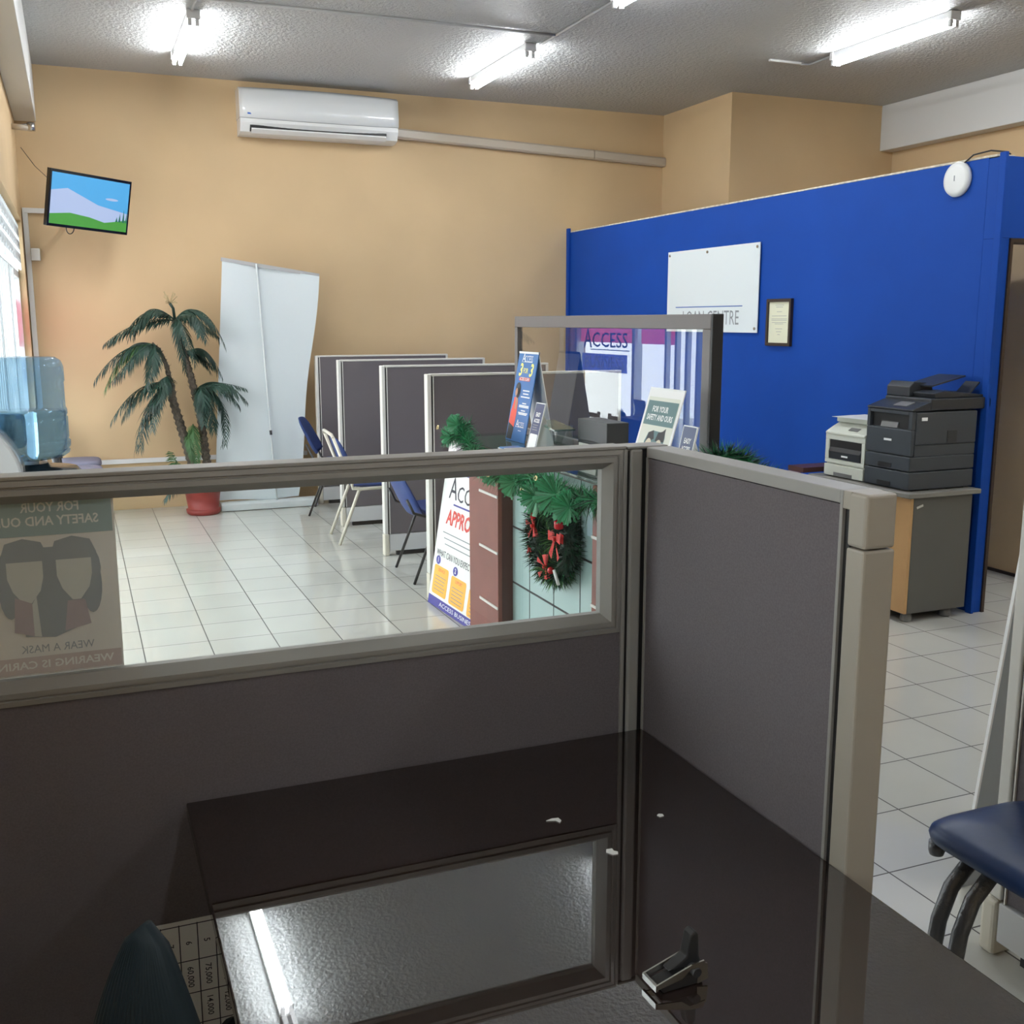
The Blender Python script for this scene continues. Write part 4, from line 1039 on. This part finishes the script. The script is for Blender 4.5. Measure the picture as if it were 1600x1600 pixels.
# card tray
ctr = thing('brochure_tray', 'clear acrylic brochure tray on the counter behind the navy card', 'tray', (1.94, 4.25, ZT))
m = MB('acrylic')
V = Vector((0.03, 0, 1)).normalized()
ya, yb = 4.145, 4.355
m.box(1.90, 1.906, ya, yb, ZT, ZT+0.11); m.box(1.98, 1.986, ya, yb, ZT, ZT+0.13); m.box(1.906, 1.98, ya, ya+0.006, ZT, ZT+0.115); m.box(1.906, 1.98, yb-0.006, yb, ZT, ZT+0.115); m.box(1.906, 1.98, ya+0.006, yb-0.006, ZT, ZT+0.006)
m.build('box', ctr)
m = MB('glass_green'); m.obox((1.94, 4.25, ZT+0.124), (Vector((0, 1, 0.10)).normalized(), Vector((1, 0, 0)), Vector((0, 0.10, -1)).normalized()), (0.11, 0.05, 0.004)); m.build('lid', ctr)
m = MB('black'); m.box(1.91, 1.976, ya+0.01, yb-0.01, ZT+0.0065, ZT+0.03); m.build('contents', ctr)
db = thing('document_box', 'dark grey box with a small white label on the counter', 'box', (2.03, 4.0, ZT))
m = MB('lid_grey'); m.box(1.998, 2.10, 3.86, 4.135, ZT+0.075, ZT+0.165, 0.003); m.build('lid', db)
m = MB('black'); m.box(2.0, 2.098, 3.862, 4.133, ZT, ZT+0.0745); m.build('body', db)
m = MB('offwhite'); m.box(1.994, 1.9995, 3.95, 4.115, ZT+0.008, ZT+0.062); m.build('label_card', db)

# garland (one long tinsel with ornaments)
def needles(mb, path, n, L, w, rnd, mats, rad=0.01, droop=0.2):
    path = [Vector(p) for p in path]; segl = [(b-a).length for a, b in zip(path, path[1:])]; tot = sum(segl)
    for k in range(n):
        d = rnd.random()*tot; i = 0
        while d > segl[i] and i < len(segl)-1: d -= segl[i]; i += 1
        p = path[i].lerp(path[i+1], d/segl[i]); t = (path[i+1]-path[i]).normalized()
        v = Vector((rnd.gauss(0, 1), rnd.gauss(0, 1), rnd.gauss(0, 1))); v = (v - t*v.dot(t)*0.6).normalized()
        q = p+v*rad; l = L*rnd.uniform(0.55, 1.1); e = q+v*l+Vector((0, 0, -droop*l))
        s = v.cross(Vector((rnd.gauss(0, 1), rnd.gauss(0, 1), rnd.gauss(0, 1)))).normalized()*w
        mb.use(rnd.choice(mats)); mb.poly([q-s, q+s, e])
ga = thing('garland', 'green tinsel garland draped along the reception counter edge', 'garland', (1.74, 4.2, 1.05))
rnd = random.Random(11)
gp = [(1.86, 5.13, 1.13), (1.735, 5.06, 1.09), (1.725, 4.90, 1.12), (1.715, 4.78, 1.09), (1.705, 4.62, 1.03), (1.70, 4.45, 0.995), (1.70, 4.28, 0.99), (1.70, 4.12, 1.0), (1.70, 3.95, 1.02), (1.70, 3.80, 1.01), (1.70, 3.66, 1.00), (1.70, 3.54, 1.00), (1.70, 3.40, 1.01), (1.71, 3.2, 1.03), (1.76, 3.05, 1.08), (1.9, 3.03, 1.09)]
m = MB('tinsel'); m.tube(gp, 0.012, 7); needles(m, gp, 3800, 0.075, 0.0026, rnd, ['tinsel', 'tinsel', 'tinsel_pale', 'pine'])
def fan(mb, c, ax, R, rnd, n=140):
    ax = Vector(ax).normalized(); a = ax.orthogonal().normalized(); b = ax.cross(a)
    for k in range(n):
        t = rnd.uniform(0, 2*PI); d = (a*math.cos(t)+b*math.sin(t)+ax*rnd.uniform(0.0, 0.9)).normalized(); r = R*rnd.uniform(0.8, 1.1)
        s = d.cross(ax).normalized()*0.004
        mb.use(rnd.choice(['tinsel', 'tinsel_pale'])); e = Vector(c)+d*r; mb.poly([Vector(c), e-s, e+s])
for c, ax, R in (((1.70, 4.86, 1.155), (-1, -0.4, 0.3), 0.055), ((1.73, 5.08, 1.07), (-1, 0.3, 0), 0.06), ((1.67, 4.06, 0.985), (-1, -0.4, 0), 0.07), ((1.66, 3.62, 1.0), (-1, -0.4, 0.1), 0.085), ((1.66, 3.80, 0.965), (-1, -0.3, -0.3), 0.075), ((1.66, 3.50, 0.97), (-1, -.4, 0), 0.07), ((1.68, 4.50, 1.0), (-1, -0.4, 0), 0.055), ((1.68, 4.34, 0.985), (-1, -0.4, -0.2), 0.055), ((1.70, 4.95, 1.09), (-1, -0.2, 0.2), 0.055)):
    fan(m, c, ax, R, rnd)
m.build('tinsel_strand', ga)
for y, z in ((4.60, 1.025), (4.42, 0.995), (4.30, 0.975), (4.10, 1.0), (4.06, 1.03), (3.92, 0.965), (3.78, 1.03), (3.84, 0.955), (5.0, 1.12)):
    m = MB('gold'); c = Vector((1.645, y, z)); pts = [c+Vector((0, 0.014*math.cos(a), 0.014*math.sin(a)+0.004*a)) for a in [k*0.5 for k in range(11)]]; m.tube(pts, 0.0032, 6); m.build('ornament', ga)
g2 = thing('garland', 'green tinsel tuft at the right end of the reception counter by the screen', 'garland', (2.1, 3.06, 1.1))
m = MB('tinsel'); gp2 = [(1.95, 3.06, 1.11), (1.98, 3.06, 1.17), (2.04, 3.055, 1.20), (2.09, 3.05, 1.18), (2.14, 3.05, 1.14), (2.22, 3.06, 1.10)]
m.tube(gp2, 0.012, 7); needles(m, gp2, 1500, 0.085, 0.0026, rnd, ['tinsel', 'pine', 'pine']); m.build('tinsel_strand', g2)

# wreath
wr = thing('wreath', 'dark green wreath with red bows hanging on the counter front', 'wreath', (1.82, 3.95, 0.72))
m = MB('pine'); rnd = random.Random(4)
wc_, wr_ = Vector((1.80, 3.955, 0.755)), 0.14
tor = [wc_+Vector((0, (wr_*1.18)*math.cos(2*PI*k/40), wr_*1.02*math.sin(2*PI*k/40))) for k in range(41)]
m.tube(tor, 0.040, 8, False); needles(m, tor, 3800, 0.050, 0.0022, rnd, ['pine', 'pine', 'pine', 'pine', 'tinsel'], 0.038, 0.1)
needles(m, tor[4:14], 160, 0.05, 0.003, rnd, ['pine_light'], 0.045, 0.1); needles(m, tor[26:34], 200, 0.05, 0.003, rnd, ['pine_light'], 0.042, 0.1)
needles(m, [wc_+Vector((0, -0.06, -0.02)), wc_+Vector((0, 0.06, 0.02))], 500, 0.06, 0.0024, rnd, ['pine', 'pine', 'pine_light'], 0.015, 0.2)
m.build('needles', wr)
def bow(c, s, rot):
    m = MB('bow_red'); xf = Matrix.Translation(c) @ Matrix.Rotation(rot, 4, 'X'); m.xf = xf
    for sg in (1, -1):   # loops and tails, in local (x forward -1, y, z)
        for t in range(2):
            x = -0.010 if t else 0.004
            A = [(x*0.3, 0.003*sg, 0.006), (x-0.004, 0.030*sg*s, 0.028*s), (x, 0.052*sg*s, 0.024*s), (x, 0.050*sg*s, -0.010*s), (x*0.3, 0.003*sg, -0.006)]
            m.poly(A, True)
        m.poly([(-0.004, 0.001*sg, 0.0), (-0.009, 0.012*sg*s, -0.01*s), (-0.010, 0.044*sg*s, -0.058*s), (-0.008, 0.024*sg*s, -0.075*s)], True)
    m.box(-0.016, 0.002, -0.007, 0.007, -0.007, 0.007, 0.003)
    return m.build('bow', wr)
bow((1.745, 3.80, 0.785), 1.15, 0.0); bow((1.765, 4.07, 0.79), 0.95, 1.2); bow((1.755, 3.92, 0.645), 1.0, 1.35); bow((1.765, 4.10, 0.68), 0.45, 0.5)
m = MB('red_gloss'); m.lathe([(0.016, -0.016), (0.020, -0.012), (0.020, 0.014), (0.016, 0.018)], (1.745, 3.775, 0.848), 14); m.build('drum_ornament', wr)
m = MB('red_gloss'); m.lathe([(0.002, -0.016), (0.013, -0.010), (0.016, 0), (0.013, 0.010), (0.002, 0.016)], (1.745, 3.85, 0.645), 12); m.build('berry', wr)
m = MB('red_gloss'); m.lathe([(0.002, -0.016), (0.012, -0.010), (0.015, 0), (0.012, 0.010), (0.002, 0.016)], (1.755, 4.055, 0.84), 12); m.build('berry', wr)
m = MB('paper'); m.tube([(1.742, 3.81, 0.655), (1.740, 3.765, 0.605)], 0.0075, 8); m.build('candle', wr)
m = MB('paper_blue'); m.box(1.8515, 1.8530, 3.56, 3.735, 0.805, 0.96); tag(m.build('paper_note'), 'pale blue paper strip on the counter front right of the wreath', 'paper')

# approval poster board standing on the floor
ap = thing('poster_board', 'white poster board with orange boxes standing at the far end of the counter', 'poster', (1.9, 5.5, 0))
lean = 0.16; Lz = 1.0
fl = Flat((1.853, 5.865, 0.002), (0.045, -1, 0), Vector((lean, 0, Lz)).normalized()); fl.N = fl.U.cross(fl.V).normalized(); fl.V = fl.N.cross(fl.U).normalized(); w, h = 0.86, 1.0
m = MB('paper'); fl.slab(m, 'paper', 0, w, 0, h, 0.006)
fl.rect(m, 'ink_purple', 0, w, 0.0, 0.055, 0.0006); fl.rect(m, 'ink_purple', 0, w, 0.795, 0.83, 0.0006); fl.rect(m, 'back_body', 0, w, 0.83, h, 0.0006)
m.build('board', ap)
m = MB('ink')
fl.rect(m, 'back_shape2', 0.12, 0.7, 0.84, h-0.01, 0.001); fl.ell(m, 'print_skin', 0.34, 0.92, 0.08, 0.075, 0.0014)
m.build('illustration', ap)
m = MB('ink')
fl.text(m, 'ink', 'A', 0.165, 0.700, 0.18, l=0.0012); fl.text(m, 'ink', 'CCESS', 0.43, 0.682, 0.13, l=0.0012, width=0.40)
fl.rect(m, 'ink_purple', 0.19, 0.74, 0.612, 0.622, 0.0012)
fl.text(m, 'ink_red', 'APPROVED', 0.40, 0.535, 0.12, l=0.0012, width=0.58, bold=0.03, shear=0.12)
for k in range(3): fl.rect(m, 'ink_grey', 0.09+0.025*k, 0.78-0.03*k, 0.440-0.032*k, 0.446-0.032*k, 0.001)
fl.text(m, 'ink', 'WHAT CAN YOU EXPECT FROM US', 0.40, 0.315, 0.055, l=0.0012, width=0.72)
fl.text(m, 'ink_white', 'ACCESS BUSINESS', 0.43, 0.028, 0.035, l=0.0014, width=0.5)
m.build('lettering', ap)
m = MB('ink_orange')
for k, (x, tt) in enumerate(((0.035, 'SERVICE'), (0.305, 'SUPPORT'), (0.575, 'BENEFIT'))):
    y1 = 0.262-0.014*k
    fl.rrect(m, 'ink_orange', x, x+0.225, 0.072-0.006*k, y1-0.02, 0.018, 0.0010); fl.ell(m, 'ink_purple', x+0.045, y1+0.010, 0.035, 0.026, 0.0014)
    fl.text(m, 'ink_white', str(k+1), x+0.045, y1+0.010, 0.04, l=0.0018, bold=0.02); fl.text(m, 'ink_red', tt, x+0.115, y1-0.045, 0.026, l=0.0014, width=0.10)
    for q in range(5): fl.rect(m, 'ink_grey', x+0.03, x+0.195-0.01*(q % 3), 0.178-0.014*k-0.02*q, 0.182-0.014*k-0.02*q, 0.0014)
m.build('info_boxes', ap)
m = MB('black_metal'); m.tube([fl.at(w/2, h*0.72, -0.012), (2.22, 5.44, 0.008)], 0.01, 8); m.build('easel_leg', ap)

# ------------------------------------------------------------------ blue wall fittings
XW = 4.659
fl = Flat((XW-0.016, 7.905, 1.565), (0, -1, 0), (0, 0, 1)); w, h = 1.295, 0.648
sb = thing('wall_sign', 'white sign board with metal studs on the blue wall', 'sign', (XW, 7.25, 1.88))
m = MB('board_white'); fl.slab(m, 'board_white', 0, w, 0, h, 0.006); m.build('board', sb)
m = MB('ink_grey'); fl.text(m, 'ink_grey', 'LOAN CENTRE', 0.655, 0.105, 0.155, l=0.001, width=0.80)
fl.rect(m, 'ink_blue', 0.14, 1.10, 0.193, 0.200, 0.001)
m.build('lettering', sb)
m = MB('steel')
for x in (0.03, 0.60, w-0.03):
    for y in (0.03, h-0.03):
        p = fl.at(x, y, 0.0); m.tube([p+Vector((0.016, 0, 0)), p-Vector((0.006, 0, 0))], 0.011, 10)
m.build('stud', sb)
cf = thing('framed_certificate', 'cream certificate in a thin black frame on the blue wall', 'certificate', (XW, 6.35, 1.64))
fl = Flat((XW-0.012, 6.495, 1.475), (0, -1, 0), (0, 0, 1)); w, h = 0.285, 0.33
m = MB('dark_wood'); t = 0.022
for a in ((0, w, 0, t), (0, w, h-t, h), (0, t, t, h-t), (w-t, w, t, h-t)):
    c = fl.at((a[0]+a[1])/2, (a[2]+a[3])/2, 0.0); m.obox(c, (fl.U, fl.V, fl.N), ((a[1]-a[0])/2, (a[3]-a[2])/2, 0.0115))
m.build('frame', cf)
m = MB('paper_cream'); fl.slab(m, 'paper_cream', t, w-t, t, h-t, 0.006); m.build('sheet', cf)
m = MB('ink_grey')
for y, ww in ((0.285, 0.10), (0.272, 0.08), (0.24, 0.06), (0.21, 0.17), (0.19, 0.18), (0.18, 0.18), (0.165, 0.17), (0.155, 0.10), (0.12, 0.08), (0.10, 0.06), (0.08, 0.03)):
    fl.rect(m, 'ink_grey', w/2-ww/2, w/2+ww/2, y-0.0014, y+0.0014, 0.0006)
m.build('lettering', cf)
ad = thing('access_point', 'round white network access point high on the blue wall near its corner', 'access point', (XW, 4.765, 2.43))
m = MB('white_plastic'); m.xf = Matrix.Translation((XW, 4.765, 2.43)) @ Matrix.Rotation(-PI/2, 4, 'Y')
m.lathe([(0.094, 0.0005), (0.096, 0.012), (0.090, 0.026), (0.07, 0.032), (0.02, 0.034)], (0, 0, 0), 40); m.build('body', ad)
m = MB('ink_grey'); m.box(XW-0.036, XW-0.034, 4.763, 4.769, 2.42, 2.45); m.build('logo', ad)
m = MB('black'); m.tube([(XW-0.012, 4.72, 2.515), (XW-0.012, 4.66, 2.548), (XW+0.03, 4.58, 2.562), (XW+0.08, 4.52, 2.55), (XW+0.09, 4.50, 2.535)], 0.0045, 7); m.build('cable', ad)

# ------------------------------------------------------------------ cabinet and printers
cb = thing('cabinet', 'dark grey cabinet with a pale wood front under the printers', 'cabinet', (4.35, 4.8, 0))
m = MB('cab_grey'); m.box(4.158, 4.57, 4.41, 5.22, 0.055, 0.705); m.build('body', cb)
m = MB('cab_wood'); m.box(4.139, 4.1575, 4.412, 4.81, 0.055, 0.70, 0.001); m.build('door', cb)
m = MB('cab_wood'); m.box(4.139, 4.1575, 4.815, 5.218, 0.055, 0.70, 0.001); m.build('door', cb)
m = MB('cab_top'); m.box(4.10, 4.61, 4.385, 5.25, 0.7055, 0.733, 0.006, 3); m.build('worktop', cb)
for x, y in ((4.20, 4.46), (4.48, 4.46), (4.20, 5.15), (4.48, 5.15)):
    m = MB('printer_grey'); m.lathe([(0.030, 0.0), (0.032, 0.01), (0.030, 0.03), (0.024, 0.054)], (x, y, 0), 18); m.build('foot', cb)
m = MB('offwhite'); m.obox((4.20, 4.4085, 0.655), (Vector((1, 0, 0.3)).normalized(), Vector((0, 1, 0)), Vector((-0.3, 0, 1)).normalized()), (0.022, 0.001, 0.006)); m.build('tape_patch', cb)
sd = thing('side_table', 'narrow dark red wood table end just visible left of the white printer', 'table', (4.3, 5.34, 0))
m = MB('redwood_dark'); m.box(4.08, 4.63, 5.27, 5.42, 0.735, 0.765); m.build('tabletop', sd)
for x in (4.06, 4.58):
    m = MB('redwood_dark'); m.box(x-0.02, x+0.02, 5.29, 5.40, 0, 0.7345); m.build('leg', sd)

ZP = 0.7335
dp = thing('laser_printer', 'tall dark grey multifunction printer on the cabinet', 'printer', (4.37, 4.63, ZP))
m = MB('printer_dark'); m.box(4.17, 4.60, 4.445, 4.80, 0.985, 1.165, 0.008)
m.box(4.168, 4.172, 4.446, 4.80, 0.93, 0.985)
m.build('body', dp)
m = MB('printer_dark'); m.box(4.142, 4.169, 4.448, 4.80, 0.925, 1.068, 0.006); m.box(4.142, 4.169, 4.448, 4.475, 1.068, 1.168, 0.004); m.box(4.142, 4.169, 4.778, 4.80, 1.068, 1.168, 0.004); m.box(4.142, 4.169, 4.475, 4.778, 1.148, 1.168, 0.004); m.build('front_cover', dp)
m = MB('black'); m.box(4.1655, 4.1695, 4.476, 4.777, 1.069, 1.1475); m.build('output_slot', dp)
m = MB('printer_grey'); m.prism([(4.152, 1.072), (4.168, 1.072), (4.168, 1.105), (4.160, 1.10)], 'y', 4.57, 4.70); m.build('paper_stop', dp)
m = MB('printer_dark'); m.box(4.142, 4.60, 4.447, 4.80, 0.842, 0.922, 0.006); t1 = m.build('paper_drawer', dp)
m = MB('black'); m.box(4.139, 4.1425, 4.585, 4.69, 0.850, 0.875); m.build('handle', t1)
m = MB('printer_dark'); m.box(4.142, 4.60, 4.447, 4.80, ZP+0.006, 0.838, 0.006); t2 = m.build('paper_drawer', dp)
m = MB('black'); m.box(4.139, 4.1425, 4.585, 4.69, 0.748, 0.772); m.build('handle', t2)
m = MB('printer_dark'); m.box(4.17, 4.60, 4.449, 4.80, 0.9225, 0.9845, 0.004); m.build('side_panel', dp)
for x in (4.18, 4.43):
    m = MB('black'); m.box(x, x+0.12, 4.46, 4.78, ZP, ZP+0.006); m.build('foot', dp)
m = MB('printer_dark2'); m.prism([(4.138, 1.170), (4.138, 1.180), (4.25, 1.215), (4.30, 1.215), (4.30, 1.170)], 'y', 4.445, 4.80); cpn = m.build('control_panel', dp, bevel=0.003)
m = MB('printer_grey'); m.obox((4.20, 4.58, 1.2015), (Vector((0.112, 0, 0.035)).normalized(), Vector((0, 1, 0)), Vector((-0.035, 0, 0.112)).normalized()), (0.03, 0.05, 0.002)); m.build('display', cpn)
m = MB('printer_dark2'); m.box(4.26, 4.69, 4.44, 4.80, 1.172, 1.236, 0.008); m.build('scanner_bed', dp)
m = MB('printer_dark2'); m.prism([(4.27, 1.2365), (4.27, 1.29), (4.30, 1.318), (4.42, 1.31), (4.44, 1.262), (4.66, 1.255), (4.66, 1.2365)], 'y', 4.62, 4.80); m.build('document_feeder', dp, bevel=0.004)
m = MB('printer_dark2'); m.prism([(4.30, 1.2365), (4.29, 1.262), (4.36, 1.275), (4.64, 1.25), (4.64, 1.2365)], 'y', 4.455, 4.618); m.build('scanner_lid', dp, bevel=0.004)
m = MB('printer_dark2'); m.obox((4.46, 4.63, 1.322), (Vector((1, 0, 0.22)).normalized(), Vector((0, 1, 0)), Vector((-0.22, 0, 1)).normalized()), (0.12, 0.10, 0.004)); m.build('feeder_tray', dp)
m = MB('printer_dark2'); m.obox((4.60, 4.53, 1.285), (Vector((1, 0, 0.9)).normalized(), Vector((0, 1, 0)), Vector((-0.9, 0, 1)).normalized()), (0.045, 0.05, 0.004)); m.build('paper_guide', dp)
m = MB('ink_white'); m.box(4.1405, 4.1419, 4.595, 4.655, 0.998, 1.010); m.build('badge', dp)
m = MB('ink_white'); m.box(4.205, 4.245, 4.4435, 4.4448, 1.118, 1.136); m.build('sticker', dp)
m = MB('printer_dark2'); m.box(4.39, 4.46, 4.4435, 4.4448, 0.99, 1.06); m.build('vent', dp)

wp = thing('laser_printer', 'smaller white printer beside the dark printer on the cabinet', 'printer', (4.33, 5.0, ZP))
m = MB('printer_white'); m.box(4.165, 4.53, 4.815, 5.165, ZP+0.004, 0.985, 0.012, 3); m.build('body', wp)
m = MB('printer_white'); m.box(4.152, 4.168, 4.817, 5.163, 0.815, 0.84, 0.003); m.box(4.152, 4.168, 4.817, 4.845, 0.84, 0.955, 0.003); m.box(4.152, 4.168, 5.13, 5.163, 0.84, 0.955, 0.003); m.box(4.152, 4.168, 4.817, 5.163, 0.955, 0.99, 0.003); m.build('front_cover', wp)
m = MB('black'); m.box(4.160, 4.1645, 4.845, 5.13, 0.84, 0.955); m.build('output_slot', wp)
m = MB('printer_dark2'); m.prism([(4.150, 0.842), (4.148, 0.885), (4.158, 0.91), (4.1597, 0.842)], 'y', 4.85, 5.125); inner = m.build('toner_tray', wp)
m = MB('ink_white'); m.box(4.1462, 4.1476, 4.955, 5.01, 0.858, 0.868); m.build('badge', inner)
m = MB('printer_white'); m.box(4.148, 4.164, 4.818, 5.162, ZP+0.006, 0.808, 0.004); dw = m.build('paper_drawer', wp)
m = MB('printer_grey'); m.box(4.145, 4.1485, 4.91, 5.07, ZP+0.008, ZP+0.03); m.build('handle', dw)
m = MB('printer_white'); m.prism([(4.148, 0.9865), (4.148, 1.0), (4.20, 1.03), (4.25, 1.055), (4.52, 1.055), (4.52, 0.9865)], 'y', 4.818, 5.162); m.build('control_panel', wp, bevel=0.004)
m = MB('printer_grey'); m.obox((4.185, 4.95, 1.024), (Vector((0.052, 0, 0.03)).normalized(), Vector((0, 1, 0)), Vector((-0.03, 0, 0.052)).normalized()), (0.014, 0.04, 0.002)); m.build('display', wp)
m = MB('printer_white'); m.box(4.22, 4.53, 4.82, 5.155, 1.0555, 1.085, 0.006); m.build('scanner_lid', wp)
m = MB('black'); m.box(4.21, 4.225, 4.825, 4.87, 1.045, 1.075); m.build('feeder_slot', wp)
m = MB('paper'); m.xf = Matrix.Translation((4.34, 4.99, 1.0875)) @ Matrix.Rotation(0.1, 4, 'Z'); m.box(-0.15, 0.12, -0.16, 0.17, -0.001, 0.001)
tag(m.build('paper_sheet'), 'white paper sheet lying on top of the white printer', 'paper')

# ------------------------------------------------------------------ ceiling lights
def tubelight(label):
    r = thing('fluorescent_light', label, 'ceiling light', (0, 0, 0), 'fluorescent tube lights')
    m = MB('batten'); m.box(-0.035, 0.035, -0.62, 0.62, HC-0.045, HC-0.0005, 0.004); m.build('batten', r)
    for s in (-1, 1):
        m = MB('tube_glow'); m.tube([(s*0.024, -0.59, HC-0.083), (s*0.024, 0.59, HC-0.083)], 0.0125, 14); m.build('tube', r)
    for s in (-1, 1):
        m = MB('batten'); m.box(-0.045, 0.045, s*0.61-0.018, s*0.61+0.018, HC-0.060, HC-0.002, 0.004)
        for t in (-1, 1): m.box(t*0.024-0.013, t*0.024+0.013, s*0.605-0.012, s*0.605+0.012, HC-0.102, HC-0.060, 0.003)
        m.build('end_cap', r)
    return r
LG = [((0.89, 8.44, 0), 'lit twin tube ceiling light nearest the left wall, ahead of the air conditioner'),
      ((3.33, 8.39, 0), 'lit twin tube ceiling light right of the air conditioner, near the back wall'),
      ((3.35, 5.80, 0), 'lit twin tube ceiling light cut off by the top edge of the picture'),
      ((5.655, 6.54, 0), 'lit twin tube ceiling light at upper right, above the blue wall'),
      ((0.855, 6.06, 0), 'lit twin tube ceiling light mirrored in the dark desk')]
t0 = tubelight(LG[0][1]); t0.location = LG[0][0]
for loc, lab in LG[1:]: dup(t0, loc, 0, lab)
dup(t0, (3.35, 3.2, 0), 0, 'added lit twin tube ceiling light, out of view, above the reception counter')  # unseen tube added further along the row to brighten the right floor
dup(t0, (3.35, 0.6, 0), 0, 'lit twin tube ceiling light behind the viewer on the right')
dup(t0, (5.655, 3.6, 0), 0, 'added lit twin tube ceiling light, out of view, over the right side of the room')  # out of view, put in for more light on the right floor
dup(t0, (5.655, 0.9, 0), 0, 'added lit twin tube ceiling light, unseen behind the viewer on the far right')  # added out of view to lift the near right floor
dup(t0, (0.855, -1.6, 0), 0, 'added lit twin tube ceiling light, unseen behind the viewer on the left')  # unseen tube added as extra light from behind
cd = MB('conduit'); cd.tube([(0.88, 7.79, HC-0.012), (0.88, 7.50, HC-0.012), (0.88, 6.72, HC-0.012)], 0.010, 8)
cd.tube([(0.88, 7.50, HC-0.012), (3.40, 7.46, HC-0.012)], 0.009, 8); cd.tube([(3.40, 7.75, HC-0.012), (3.40, 6.45, HC-0.012)], 0.010, 8)
tag(cd.build('ceiling_conduit'), 'thin grey conduit linking the ceiling lights across the middle', 'conduit')
cd = MB('conduit', 'white_plastic'); cd.tube([(5.66, 7.18, HC-0.012), (5.68, 7.50, HC-0.012), (5.60, 7.51, HC-0.012)], 0.010, 8); cd.use('white_plastic'); cd.box(5.30, 5.62, 7.505, 7.53, HC-0.016, HC-0.0005)
tag(cd.build('ceiling_conduit'), 'short white conduit stub left of the upper right light', 'conduit')

# ------------------------------------------------------------------ world, camera, view
wld = bpy.data.worlds.new('World'); sc.world = wld; wld.use_nodes = True
bg = wld.node_tree.nodes['Background']; bg.inputs[0].default_value = (0.90, 0.96, 1.0, 1); bg.inputs[1].default_value = 3.4

cam = bpy.data.cameras.new('Camera'); co = bpy.data.objects.new('Camera', cam); C.objects.link(co)
cam.sensor_width = 36; cam.lens = 1653.4/1600*36; cam.clip_start = 0.02
pitch, yawc, rollc = -0.17834, -0.387959, -0.0009
R = Matrix.Rotation(yawc, 3, 'Z') @ Matrix.Rotation(PI/2+pitch, 3, 'X') @ Matrix.Rotation(rollc, 3, 'Z')
M = R.to_4x4(); M.translation = (0, 0, 1.65); co.matrix_world = M
sc.camera = co
sc.view_settings.view_transform = 'Standard'; sc.view_settings.look = 'None'
sc.view_settings.exposure = 1.15; sc.view_settings.gamma = 1.0; sc.view_settings.use_curve_mapping = False
sc.cycles.use_denoising = True
sc.cycles.max_bounces = 10; sc.cycles.diffuse_bounces = 5; sc.cycles.glossy_bounces = 5; sc.cycles.transparent_max_bounces = 24
sc.cycles.transmission_bounces = 6; sc.cycles.sample_clamp_indirect = 6.0; sc.cycles.caustics_reflective = False; sc.cycles.caustics_refractive = False
